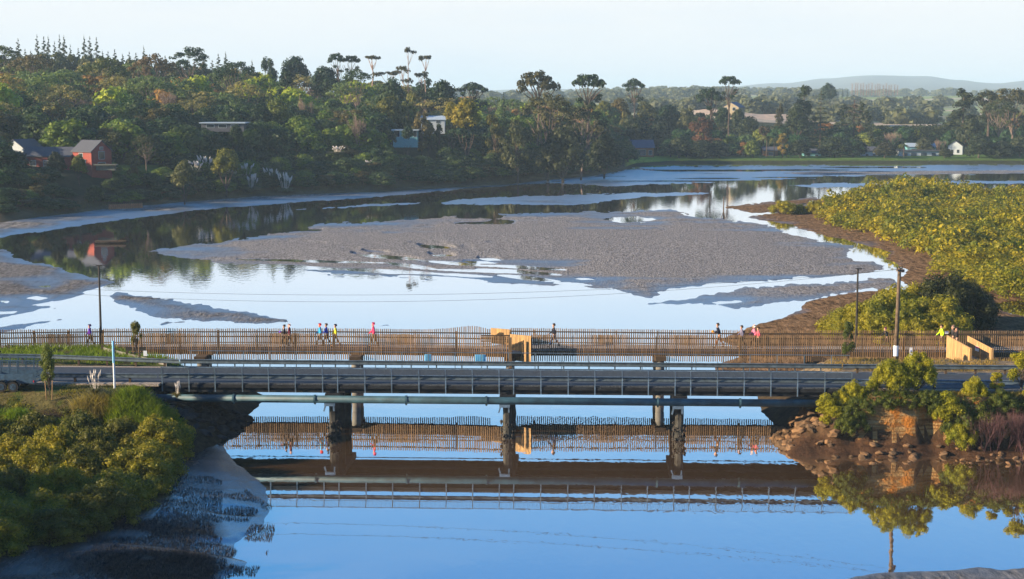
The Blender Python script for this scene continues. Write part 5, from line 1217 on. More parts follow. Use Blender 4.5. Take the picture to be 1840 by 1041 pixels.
for p, y, w in ((1513, 158, 10), (1522, 160, 9)): tree(p, y, 1450, w, 'spire', HZ, 'small hazy conifer left of the poplar row', 'hazy conifers left of the poplar row')
# ------------------------------------------------------------------ distant woodland: too far to count, joined masses
def tmpl(n, size, seed, R0=5., Hh=9.):
    rr_ = random.Random(seed); L = dome(rr_, R0*.9, Hh, 9, .1, .42); v, f = cloud(L, n, size, seed, shell=.35); hv, hf = ico(L[:4], .8)
    return v, f
def mass(name, pts, tm, mat, label, cat, kind='stuff', seed=1):
    rng = np.random.default_rng(seed); V = []; Fs = []; o_ = 0
    for (x, y, z, s, sz) in pts:
        v, f = tm[rng.integers(len(tm))]; a = rng.uniform(0, 6.28); c, s_ = math.cos(a), math.sin(a)
        vv = np.stack([(v[:, 0]*c-v[:, 1]*s_)*s+x, (v[:, 0]*s_+v[:, 1]*c)*s+y, v[:, 2]*sz+z], 1); V.append(vv); Fs.append(f+o_); o_ += len(v)
    o = link(name, npmesh(name, np.vstack(V), np.vstack(Fs), mat)); tag(o, label, cat, None, kind); return o
leafmat('far_leaf', (.11, .125, .085)); leafmat('mangrove_leaf', (.235, .225, .020), trans=.40, var=.55, bs=.22, bc=1.8)  # far_leaf is a lighter green that stands in for haze over distant trees
tm = [tmpl(170, 1.5, 3), tmpl(170, 1.5, 4)]
rng = np.random.default_rng(8)
def band(n, d0, d1, p0, p1, h0, h1, dens, clump=True):
    out = []
    while len(out) < n:
        D = rng.uniform(d0, d1); p = rng.uniform(p0, p1); X = Xat(p, D, 10)
        if clump and vnoise(X/90+D/300, D/110) < dens: continue
        s = rng.uniform(h0, h1)/9; out.append((X, D, tz(X, D)-.5, s*1.3, s))
    return out
mass('distant_woodland', band(90, 780, 1000, 840, 2050, 6, 11, .60)+band(120, 1000, 1500, 840, 2050, 7, 12, .64), tm, M['far_leaf'], 'hazy belts of woodland on the plain beyond the far shore', 'woodland')
mass('distant_woodland', band(150, 1650, 1900, 850, 1500, 9, 16, .60)+band(110, 2600, 2900, 1300, 2050, 10, 16, .6)+band(120, 2500, 2900, 800, 1400, 10, 18, .55), tm, M['far_leaf'], 'faint blue tree-lined ridge under the distant hills', 'woodland')
# ------------------------------------------------------------------ mangrove thicket, right
def in_poly(p, y, poly):
    return float(sdpoly(np.array([[p]]), np.array([[y]]), poly, 1)[0, 0]) > 0
thick = [(1486, 397), (1484, 386), (1505, 376), (1520, 362), (1570, 352), (1610, 350), (1700, 349), (1760, 360), (1840, 356), (2080, 356), (2080, 545), (1880, 540), (1835, 532), (1800, 526), (1770, 505), (1728, 494),
         (1706, 476), (1690, 458), (1662, 448), (1640, 440), (1616, 428), (1576, 416), (1550, 409), (1510, 402)]
def tm2(seed, n, size):
    rr_ = random.Random(seed); L = []
    for i in range(20): a = i*2.4+rr_.uniform(-.3, .3); k = (i+.5)/20; e = math.asin(k); r = 1.9*math.cos(e)*rr_.uniform(.8, 1.1); q = rr_.uniform(.45, .85); L.append((math.cos(a)*r, math.sin(a)*r, .3+2.2*math.sin(e)*rr_.uniform(.8, 1.1), q, q, q*.85))
    return cloud(L, n, size, seed, shell=.3, jit=.45, aspect=.6, under=.1)
tmm = [tm2(k, 420, .23) for k in range(4)]; tmn = [tm2(k+9, 900, .15) for k in range(4)]
pts = []; y = 350.0
while y < 545:
    D = Dat(y, 1.0); sp_ = 3.25*F/D; p = 1380+rng.uniform(0, sp_)
    while p < 2080:
        if in_poly(p, y, thick):
            X = Xat(p, D, 1); hump = 1+.55*math.exp(-((p-1665)/90)**2-((y-352)/16)**2)+1.3*float(fbm(X/7, D/9)); s = rng.uniform(.8, 1.25)
            pts.append((X+rng.uniform(-.6, .6), D+rng.uniform(-1, 1), .25, s*1.15, s*hump*rng.uniform(.8, 1.15)))
        p += sp_*rng.uniform(.75, 1.2)
    y += 3.0*(y-175)*(y-175)/(F*H)*rng.uniform(.85, 1.1)
pts_n = [q for q in pts if q[1] < 205]; pts = [q for q in pts if q[1] >= 205]
mass('mangrove_thicket', pts_n, tmn, M['mangrove_leaf'], 'near part of the mangrove thicket above the brown mud and small pool', 'mangroves')
mass('mangrove_thicket', pts, tmm, M['mangrove_leaf'], 'dense sunlit yellow-green mangrove thicket covering the right mudflat', 'mangroves')
# mud crust under the thicket stays in shade of the leaves; single bushes at its tip
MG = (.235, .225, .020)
for px, py, ytop, w, lab in ((1410, 384, 359, 56, 'small rounded mangrove alone at the tip of the thicket'), (1463, 384, 360, 44, 'rounded mangrove between the tip bush and the thicket'), (1437, 384, 366, 26, 'low mangrove squeezed between the two tip bushes')):
    D = Dat(py, .3); plant('mangrove', Xat(px, D, 1), D, .1, zat(ytop, D)-.1, w/F*D, MG, lab)
# big mangrove clump behind the footbridge
rr = random.Random(5)
clump = [(1530, 618, 552, 92), (1575, 628, 535, 96), (1560, 608, 548, 96), (1620, 612, 528, 100), (1655, 604, 512, 100), (1690, 606, 502, 96), (1610, 594, 520, 90), (1650, 620, 540, 100),
         (1690, 624, 540, 96), (1735, 604, 512, 96), (1745, 582, 516, 70), (1720, 592, 500, 80), (1580, 636, 560, 80), (1630, 640, 562, 90), (1680, 640, 565, 86), (1520, 632, 575, 56)]
CL = ['left of the lamp post', 'right of the lamp post base', 'just behind the lamp post', 'behind the power pole', 'highest in the middle of the clump', 'at the highest dark top', 'at the back behind the power pole', 'in the middle right of the power pole',
      'below the highest tops', 'at the right shoulder', 'overhanging the small pool', 'at the back beside the pool', 'lowest between lamp post and power pole', 'lowest right of the power pole', 'lowest near the hi-vis walker', 'at the far left end of the clump']
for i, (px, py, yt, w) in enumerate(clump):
    D = Dat(py, .3)+3; dk = px > 1712 or (px > 1668 and py < 612)  # clump's right side gets a shaded leaf colour, the rest a sunlit one
    plant('mangrove', Xat(px, D, 1), D, .2, (zat(yt, D)-.2)*1.12, w/F*D*1.35, (.035, .045, .015) if dk else MG, ('shade-coloured' if dk else 'sunlit')+' mangrove behind the footbridge, '+CL[i],
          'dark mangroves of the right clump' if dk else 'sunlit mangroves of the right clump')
# mangroves in the left foreground
rr = random.Random(6); n = 0
rows = [(798, -40, 330, 726), (822, -60, 338, 744), (852, -60, 322, 770), (884, -60, 292, 800), (916, -70, 262, 832), (948, -80, 226, 866), (975, -90, 150, 900), (1000, -90, 40, 935)]
for py, a, c, yt in rows:
    D = Dat(py, .35); p = c-50
    while p > a-30:
        hh = (zat(yt, D)-.3)*rr.uniform(.85, 1.12)*(1.0 if p > 200 else 1.08)
        ww = rr.uniform(4.0, 5.0); last = p == c-50
        col = (.215, .20, .018) if rr.random() < .6 else (.11, .115, .02)
        plant('mangrove', Xat(p, D, 1), D+rr.uniform(-.5, .5), .15, hh, ww, col, 'mangrove %s the lower left thicket, %s' % ({798: 'at the back of', 822: 'near the back of', 852: 'in the upper middle of', 884: 'in the middle of', 916: 'in the lower middle of', 948: 'near the front of', 975: 'at the front of', 1000: 'at the lowest edge of'}[py], 'at the left photo edge' if p < 20 else 'below the cage trailer' if p < 75 else 'below the staked young tree' if p < 125 else 'below the dry reedy grass' if p < 185 else 'below the marker pole' if p < 240 else 'below the bright grass mound' if p < 300 else 'beside the bare mud'), 'mangroves of the lower left thicket'); n += 1
        p -= rr.uniform(68, 92)*98/D
D = Dat(1000, .3); plant('mangrove', Xat(2, 76, 1), 76, .1, 1.7, 2.6, (.16, .16, .03), 'small sunlit mangrove at the bottom left corner')
for i, (x, y, hh, w) in enumerate([(-50, 64, 13, 12), (-54, 70, 13, 12), (-50, 75, 12, 11), (-58, 60, 13, 12), (-52, 53, 13, 12), (-48, 46, 12, 12)]):  # unseen trees added to throw shade over the near left mangroves and mud
    plant('round', x, y, .2, hh, w, (.05, .07, .025), 'unseen tall tree added to shade the lower left mangroves', 'unseen shade trees added on the left bank')
# ------------------------------------------------------------------ verge shrubs and grass
SG = (.27, .265, .018)
def onbank(px, D):
    X = Xat(px, D, 3); z, _, _ = cause([X], [D]); return X, float(z[0])
S = [(1600, 101.0, 643, 72, 700, 'tall twin-stemmed shrub before the power pole'), (1648, 101.2, 632, 74, 690, 'broad sunlit shrub right of the power pole'), (1535, 100.6, 684, 60, 730, 'yellow-green shrub on the verge at the right bridge end'),
     (1565, 100.4, 684, 44, 726, 'small shrub squeezed between verge shrub and twin-stemmed shrub'), (1490, 100.2, 712, 62, 770, 'rounded shrub over the rocks at the right bridge end'), (1500, 99.6, 728, 50, 772, 'darker low shrub on the right rocks'),
     (1748, 100.4, 676, 56, 722, 'bushy shrub before the right guardrail'), (1790, 100.8, 668, 40, 704, 'slim shrub right of the bushy guardrail shrub'), (1708, 99.0, 708, 66, 764, 'yellow shrub on top of the clay cliff'),
     (1728, 98.6, 752, 62, 800, 'yellow shrub halfway down the cliff side'), (1692, 98.9, 726, 34, 752, 'small yellow tuft at the cliff edge'), (1835, 101.4, 632, 60, 700, 'tall shrub at the right edge of the verge'), (1850, 100.0, 690, 50, 740, 'low shrub at the right edge')]
def bush_(px, D, yt, w, yb, lab, col, k):
    z = zat(yb, D); hh = (zat(yt, D)-z)*1.12; ww = w*k/F*D; kd = 'mangrove' if ww > hh*.95 else 'shrub'
    plant(kd, Xat(px, D, z), D, z-.15, hh, ww*(1.1 if kd == 'mangrove' else 1), col, lab, name='coastal_shrub', cat='shrub')
for px, D, yt, w, yb, lab in S: bush_(px, D, yt, w, yb, lab, SG, .92)
DS = (.09, .115, .02)
for px, D, yt, w, yb, lab in [(1518, 100.9, 694, 56, 738, 'dark shrub on the bank corner behind the rounded shrub'), (1548, 100.0, 704, 60, 742, 'dark shrub at the left end of the cliff top'), (1585, 99.9, 702, 60, 732, 'low dark shrub on the cliff top below the twin-stemmed shrub'),
     (1625, 100.0, 700, 56, 728, 'low dark shrub on the cliff top below the broad shrub'), (1668, 99.8, 698, 60, 730, 'low dark shrub on the cliff top right of the pole'), (1700, 100.2, 700, 50, 728, 'dark shrub behind the yellow cliff-top shrub'), (1725, 99.2, 720, 70, 780, 'dark green shrub between the two yellow cliff shrubs'),
     (1760, 99.0, 716, 70, 790, 'dark shrub left of the thorn shrubs'), (1530, 99.4, 728, 60, 775, 'dark shrub at the foot of the bank corner'), (1800, 99.6, 700, 70, 740, 'dark leafy shrub above the thorn shrubs'), (1845, 99.4, 716, 60, 790, 'dark leafy shrub at the right edge behind the thorns')]:
    bush_(px, D, yt, w, yb, lab, DS, .95)
for i_, px in enumerate((1890, 1930, 1975, 2020, 2070, 2120)):
    bush_(px, 99.6-.3*(i_ % 2), 690+10*(i_ % 3), 70, 770+8*(i_ % 2), '%s shrub on the right bank beyond the photo edge, number %s from it' % ('yellow' if i_ % 2 else 'dark', ('one', 'two', 'three', 'four', 'five', 'six')[i_]), SG if i_ % 2 else DS, 1.3)
for px, D, yt, w, yb, lab in [(1790, 98.4, 700, 110, 822, 'large purple-brown leafless thorn shrub at the right edge'), (1838, 97.8, 706, 90, 830, 'second purple-brown thorn shrub cut by the right edge'), (1745, 99, 728, 60, 800, 'small dark thorn shrub beside the cliff shrubs')]:
    z = zat(yb, D); plant('thorn', Xat(px, D, z), D, z, zat(yt, D)-z, w/F*D*1.1, SG, lab)
for px, D, yt, yb, w, col, lab in [(88, 100.6, 618, 705, 34, (.13, .16, .035), 'young staked tree beside the cage trailer'), (245, 116.0, 574, 636, 24, (.15, .15, .04), 'young staked tree before the left footbridge fence'),
                                   (1523, 113.0, 575, 655, 32, (.07, .10, .03), 'young tree in front of the right footbridge fence')]:
    z = zat(yb, D); t_ = plant('shrub', Xat(px, D, z), D, z, zat(yt, D)-z, w/F*D, col, lab, name='young_tree', cat='tree')
for px, D, yb in ((85, 100.3, 716), (93, 100.4, 714)):
    pass
st = MB()
for dx in (-.16, .2): st.tube((dx, 0, -.1), (dx*1.3, 0, 1.15), .035, .03, 5)
stk = st.mesh('stake', M['timber'])
for px, D, yb, lab in ((88, 100.2, 716, 'pair of timber stakes at the foot of the tree by the trailer'), (244, 115.8, 640, 'pair of timber stakes under the tree before the fence')):
    o = link('tree_stakes', stk, None, W(px, D, zat(yb, D))); tag(o, label=lab, cat='stakes')
def grass(name, pts, label, mat='grass_blade', col=(.12, .2, .02), seed=1, kind='stuff', cat='grass'):
    """pts: list of (x, y, z, height, lean)"""
    P = np.array(pts); N = len(P); rg = np.random.default_rng(seed); a = rg.uniform(0, 6.28, N); w = rg.uniform(.012, .03, N)
    dx = np.stack([np.cos(a)*w, np.sin(a)*w, np.zeros(N)], 1); b0 = P[:, :3]; le = rg.uniform(0, 6.28, N); ln = P[:, 4]*P[:, 3]
    mid = b0+np.stack([np.cos(le)*ln*.35, np.sin(le)*ln*.35, P[:, 3]*.6], 1); tip = b0+np.stack([np.cos(le)*ln, np.sin(le)*ln, P[:, 3]], 1)
    v = np.stack([b0-dx, b0+dx, mid+dx*.8, mid-dx*.8, tip+dx*.15, tip-dx*.15], 1).reshape(-1, 3); k = np.arange(N)*6
    f = np.vstack([np.stack([k, k+1, k+2, k+3], 1), np.stack([k+3, k+2, k+4, k+5], 1)])
    o = link(name, npmesh(name, v, f, M[mat])); o.color = (*col, 1); tag(o, label, cat, None, kind); return o
rg = np.random.default_rng(4)
def mound(px, D, rx, ry, h, n, hb=(.3, .7)):
    X, z0 = onbank(px, D); out = []
    for _ in range(n):
        a = rg.uniform(0, 6.28); r = math.sqrt(rg.random()); x = X+math.cos(a)*r*rx; y = D+math.sin(a)*r*ry; zz = float(cause([x], [y])[0][0])
        out.append((x, y, max(zz, z0-2.6)-.05+h*(1-r*r), rg.uniform(*hb), rg.uniform(.3, .9)))
    return out
g1 = mound(235, 99.2, 1.7, 1.3, .95, 4200)+mound(272, 98.8, 1.6, 1.6, .7, 4200)+mound(300, 98.0, 1.4, 1.8, .4, 3600)
grass('long_grass', g1, 'bright green long grass mound at the left bridge end', col=(.15, .21, .018), seed=2)
grass('long_grass', mound(28, 98.0, 1.2, .9, .9, 3000)+mound(120, 97.6, 1.5, .7, .35, 1800)+mound(-20, 98.4, 1.2, .9, .5, 1600), 'bright green grass tufts above the lower left mangroves', col=(.17, .25, .018), seed=3)
grass('dry_grass', mound(165, 99.3, 1.2, .8, .3, 1600, (.4, 1.1))+mound(200, 99.5, .9, .8, .2, 900, (.4, 1.1)), 'dry pale reedy grass beside the marker pole', col=(.22, .19, .09), seed=4)
def strip(t0, t1, n0, n1, n, hb, seed):
    rg = np.random.default_rng(seed); out = []
    t = rg.uniform(t0, t1, n); k = rg.uniform(n0, n1, n); X = RO.x+RD.x*t+RN.x*k; D = RO.y+RD.y*t+RN.y*k; Z, _, _ = cause(X, D); ok = (Z > .9) & (vnoise(X/1.3, D/1.3) > .35)
    hh = rg.uniform(hb[0], hb[1], n)
    return [(x, y, z-.04, q, .6) for x, y, z, q, o_ in zip(X, D, Z, hh, ok) if o_]
grass('verge_grass', strip(-60, TL+1, -5.5, -1.1, 16000, (.06, .2), 7), 'short patchy grass on the left roadside verge', col=(.15, .14, .035), seed=5)
grass('verge_grass', strip(-60, -24, 7.3, 15, 22000, (.15, .5), 9), 'rough green grass behind the left roadside guardrail', col=(.13, .20, .02), seed=6)
grass('verge_grass', strip(TR, 60, -2.6, -1.1, 9000, (.08, .3), 8), 'dry tufty grass along the top of the right bank', col=(.20, .16, .04), seed=7)
grass('verge_grass', strip(TR+1, 60, 6.9, 12, 16000, (.06, .28), 10), 'dry straw-coloured grass between road and right footbridge fence', col=(.26, .19, .07), seed=8)
fl = []
for px, D, yb, n in ((1690, 99.6, 742, 300), (1770, 99.0, 765, 300), (1600, 99.9, 722, 160), (1560, 100.2, 726, 160)):
    X = Xat(px, D, 3); z = zat(yb, D)
    for _ in range(n): fl.append((X+rg.normal(0, .7), D+rg.normal(0, .35), z+rg.uniform(-.2, .3), rg.uniform(.3, .75), rg.uniform(.1, .6)))
grass('flax_leaves', fl, 'dark green sword-leaved flax along the right bank', col=(.06, .10, .015), seed=11)
for px, D, yb, s in ((172, 99.6, 712, .75), (318, 97.6, 716, .5)):
    z = zat(yb, D); plant('pampas', Xat(px, D, z), D, z, 1.9*s, 1.5*s, (.14, .13, .05), 'thin pampas plumes beside the white marker pole' if px < 200 else 'two small pampas plumes by the left pipe end')
# pampas on the left shore
for px, py, yt, lab in ((352, 312, 288, 'pampas clump left of the main pampas stand'), (372, 308, 278, 'pampas clump with white plumes under the yellow-green bush'), (402, 318, 286, 'pampas clump in the middle of the left shore stand'), (418, 326, 290, 'tallest pampas clump leaning over the left shore'),
                        (443, 322, 292, 'pampas clump right of the tallest one'), (450, 346, 310, 'grey-leaved pampas clump low at the left waterline'), (512, 350, 308, 'low pampas clump right of the grey-leaved one'), (490, 330, 300, 'small pampas clump above the left waterline'), (605, 277, 262, 'small white pampas tuft in the dark slope'), (670, 302, 286, 'faint pampas tuft near the centre waterline')):
    D = shoreD(px)+np.interp(py, [270, 310, 350], [26, 12, 2]); X = Xat(px, D, 3); z = zat(py, D); plant('pampas', X, D, z, (zat(yt, D)-z)*.8, 42/F*D, (.13, .14, .09), lab)
rs = []
for i in range(9000):
    p = rg.uniform(60, 1110); D = shoreD(p)+rg.uniform(.5, 7); X = Xat(p, D, 1); rs.append((X, D, tz(X, D)-.1, rg.uniform(.4, 1.0), .4))
grass('rushes', rs, 'olive rushes along the foot of the left bank', col=(.10, .085, .025), seed=12)
rs = []
for i in range(5000):
    p = rg.uniform(1130, 1990); D = shoreD(p)+rg.uniform(.5, 5); X = Xat(p, D, 1); rs.append((X, D, tz(X, D)-.1, rg.uniform(.3, .6), .4))
grass('rushes', rs, 'thin green rushes along the far right shore', col=(.10, .12, .02), seed=13)
# air roots on the near left mud
ar = MB(); n = 0; V = []; Fs = []
rgp = np.random.default_rng(14); P_ = rgp.uniform(60, 495, 60000); Y_ = rgp.uniform(850, 1060, 60000)
pa = [(40, 1060), (60, 1000), (230, 930), (300, 870), (380, 862), (440, 880), (488, 905), (494, 950), (478, 1000), (440, 1060)]
for p, y in zip(P_, Y_):
    D = Dat(y, .1); X = Xat(p, D, .1)
    if vnoise(X/1.6+7, D/1.5) < .30+.15*(p > 400): continue
    if rgp.random() > (p-50)/170: continue
    if not in_poly(p, y, pa): continue
    h_ = rgp.uniform(.03, .13); w_ = rgp.uniform(.01, .02); a = rgp.uniform(0, 6.28); i_ = int((p-NLZ[0][0])/3); j_ = int((y-NLZ[1][0])/1.8)
    if not (0 <= i_ < len(NLZ[0]) and 0 <= j_ < len(NLZ[1])): continue
    z = max(-.02, float(NLZ[2][j_, i_])-.02); k = len(V)
    V += [(X+w_*math.cos(a), D+w_*math.sin(a), z), (X-w_*math.cos(a), D-w_*math.sin(a), z), (X+rgp.uniform(-.04, .04), D, z+h_+.03), (X, D+w_, z)]; Fs += [(0+k, 1+k, 2+k), (1+k, 3+k, 2+k)]
    n += 1
    if n > 30000: break
o = link('mangrove_roots', npmesh('mangrove_roots', V, Fs, M['root_mud'])); tag(o, 'dark spiky mangrove breathing roots on the lower left mud', 'roots', None, 'stuff')

# ------------------------------------------------------------------ rocks
rock_m = []
for s in range(6):
    r_ = random.Random(500+s); b = MB(); n = 0
    t = [(0, 0, 1)]+[(math.cos(a)*.9, math.sin(a)*.9, .45) for a in [i*1.2566 for i in range(5)]]+[(math.cos(a), math.sin(a), -.4) for a in [i*1.2566+.63 for i in range(5)]]+[(0, 0, -1)]
    vs = [tuple(c*r_.uniform(.72, 1.12)*m for c, m in zip(q, (1.15, .85, .6))) for q in t]; fs = []
    for i in range(5): j = (i+1) % 5; fs += [(0, 1+i, 1+j), (1+i, 6+i, 1+j), (1+j, 6+i, 6+j), (11, 6+j, 6+i)]
    b.add(vs, fs); rock_m.append((b.mesh('boulder', M['rock']), b.mesh('boulder', M['dark_rock'])))
def rocks(n, t0, t1, n0, n1, dark, label, group, seed, smin=.16, smax=.42):
    r_ = random.Random(seed); tmid = abs(t0+t1)/2
    for i in range(n):
        t = r_.uniform(t0, t1); k = r_.uniform(n0, n1); X = RO.x+RD.x*t+RN.x*k; D = RO.y+RD.y*t+RN.y*k; z = float(cause([X], [D])[0][0])
        if z > 3.2 or z < -.5: continue
        s = r_.uniform(smin, smax); lab_ = '%s %s' % ('large' if s > (smin+smax)/2+.05 else 'small' if s < (smin+smax)/2-.05 else 'middling', label % (('at the waterline' if z < .5 else 'low on the pile' if z < 1.2 else 'halfway up the pile' if z < 2.1 else 'near the top'), ('near side' if k < -.8 else 'middle' if k < 2.5 else 'far side'), ('waterward' if abs(t) < tmid else 'landward'))); o = link('boulder', rock_m[i % 6][1 if dark else 0], None, (X, D, z+s*.12), (r_.uniform(-.5, .5), r_.uniform(-.5, .5), r_.uniform(0, 6)), (s, s, s))
        tag(o, lab_, 'rock', group)
rocks(150, TL-2.0, TL+4.8, -3.5, 5.0, True, 'black boulder %s, %s of left bridge end, %s', 'black rocks under the left bridge end', 1, .25, .6)
rocks(150, TR-4.6, TR+1.6, -3.6, 3.0, False, 'brown boulder %s, %s of right bridge end, %s', 'brown rocks under the right bridge end', 2, .22, .52)
rocks(46, TR-1, TR+16, -5.0, -3.4, False, 'stone %s below clay cliff, %s, %s', 'stones below the clay cliff', 3, .10, .34)
r_ = random.Random(33)
for px, py, s in ((1797, 824, .30), (1758, 822, .2), (1730, 826, .18), (1775, 828, .16), (1812, 832, .2), (1745, 833, .14), (1832, 830, .22)):
    p = G(px, py, .1); o = link('boulder', rock_m[r_.randrange(6)][0], None, p, (0, .3, r_.uniform(0, 6)), (s, s, s)); tag(o, 'pale stone at the waterline below the thorn shrubs', 'rock', 'pale stones at the right waterline')
# old log in the channel
lg = thing('stranded_log', G(197, 438), 'dark stranded log lying in shallow water at the left', 'log')
b = MB(); r_ = random.Random(3); limb(b, (-2.2, 0, .12), (2.4, .6, .28), .38, .22, r_, 6, .02, 8); wpart(b, 'trunk', 'timber_dark', lg)
b = MB(); limb(b, (1.0, .3, .3), (2.6, 1.0, .9), .13, .04, r_, 3, .05); wpart(b, 'branch', 'timber_dark', lg)
# timber wall on the left shore
simple('red_timber', (.42, .19, .10), .85, var=.3, scale=2)
tw = thing('timber_retaining_wall', G(226, 377, .3), 'low red-brown timber retaining wall with posts on the left shore', 'wall')
for i in range(17):
    p = G(197+i*3.6, 377-i*.18, .3); b = MB(); b.box(p.x-.10, p.x+.10, p.y-.1, p.y+.1, -.1, 1.35); b.build('post', M['red_timber'], tw)
for k in range(3):
    p = G(195, 376.6, .3); q = G(256, 374, .3); b = MB(); b.bar(Vector((p.x, p.y+.15, .3+k*.36)), Vector((q.x, q.y+.15, .3+k*.36)), .08, .33); b.build('plank', M['red_timber'], tw)

# ------------------------------------------------------------------ cage trailer
TR0 = W(22, 101.6, 3.42); tr = thing('cage_trailer', TR0, 'galvanised tandem cage trailer parked on the left verge', 'trailer', None, RANG)
def tp(mb, name, mat, par=None, smooth=False): return link(name, mb.mesh(name, M[mat], smooth=smooth), par or tr)
b = MB(); b.box(-1.75, 1.45, -.03, .03, .52, 1.12); tp(b, 'side_panel', 'trailer_steel')
b = MB(); b.box(-1.75, 1.45, 1.67, 1.73, .52, 1.12); tp(b, 'side_panel', 'trailer_steel')
b = MB(); b.box(-1.75, 1.45, .03, 1.67, .50, .56); tp(b, 'floor', 'galv_dark')
b = MB(); b.box(-1.78, -1.72, .03, 1.67, .56, 1.12); tp(b, 'front_panel', 'trailer_steel')
for y in (-.0, 1.7):
    b = MB()
    for x in [-1.74+.53*i for i in range(7)]: b.box(x-.02, x+.02, y-.02, y+.02, 1.12, 1.98)
    b.box(-1.76, 1.46, y-.025, y+.025, 1.98, 2.03); b.box(-1.76, 1.46, y-.02, y+.02, 1.53, 1.56); tp(b, 'cage_frame', 'trailer_steel')
    b = MB()
    for x in np.arange(-1.72, 1.44, .09): b.box(x-.005, x+.005, y-.006, y+.006, 1.12, 1.98)
    for z in np.arange(1.2, 1.98, .09): b.box(-1.74, 1.44, y-.006, y+.006, z-.005, z+.005)
    o = tp(b, 'cage_mesh', 'trailer_steel'); o['kind'] = 'stuff'
b = MB(); b.bar((1.47, 0, .5), (1.72, 0, 2.02), .05); b.bar((1.47, 1.7, .5), (1.72, 1.7, 2.02), .05)
for k in range(5): z = .6+k*.34; x = 1.47+.25*(z-.5)/1.5; b.bar((x, 0, z), (x, 1.7, z), .035)
b.bar((1.5, 0, .55), (2.0, 0, .95), .05); tp(b, 'ramp_gate', 'trailer_steel')
for x in (-.62, .16):
    b = MB(); mg = [(-.40, .40), (-.36, .62), (-.2, .74), (.2, .74), (.36, .62), (.40, .40)]
    for (xa, za), (xb, zb_) in zip(mg[:-1], mg[1:]): b.add([(x+xa, -.30, za), (x+xb, -.30, zb_), (x+xb, -.04, zb_), (x+xa, -.04, za)], [(0, 1, 2, 3)]); b.add([(x+xa, -.30, za+.02), (x+xb, -.30, zb_+.02), (x+xb, -.04, zb_+.02), (x+xa, -.04, za+.02)], [(3, 2, 1, 0)])
    tp(b, 'mudguard', 'galv_dark')
for x in (-.62, .16):
    for y, s in ((-.18, -1), (1.88, 1)):
        b = MB(); b.tube((x, y-.10, .33), (x, y+.10, .33), .33, n=20); w = tp(b, 'wheel', 'tyre', smooth=False)
        yy = y+s*.104; b = MB(); b.tube((x, yy-.01, .33), (x, yy+.01, .33), .20, n=16); rim = tp(b, 'rim', 'trailer_steel', w)
        b = MB(); b.tube((x, yy+s*.012, .33), (x, yy+s*.03, .33), .05, n=8)
        for k in range(6): a = k*1.047; b.tube((x+math.cos(a)*.13, yy+s*.012, .33+math.sin(a)*.13), (x+math.cos(a)*.13, yy+s*.02, .33+math.sin(a)*.13), .035, n=6)
        tp(b, 'hub', 'tyre', w)
b = MB(); b.bar((-.62, -.08, .33), (-.62, 1.78, .33), .07); b.bar((.16, -.08, .33), (.16, 1.78, .33), .07); tp(b, 'axle', 'galv_dark')
b = MB(); b.bar((-1.75, .2, .48), (-3.0, .85, .45), .07); b.bar((-1.75, 1.5, .48), (-3.0, .85, .45), .07); b.bar((-2.9, .85, .45), (-2.9, .85, .0), .05); tp(b, 'drawbar', 'galv_dark')
b = MB(); b.box(1.40, 1.46, -.06, -.032, .6, .72); tp(b, 'tail_light', 'sign_red')

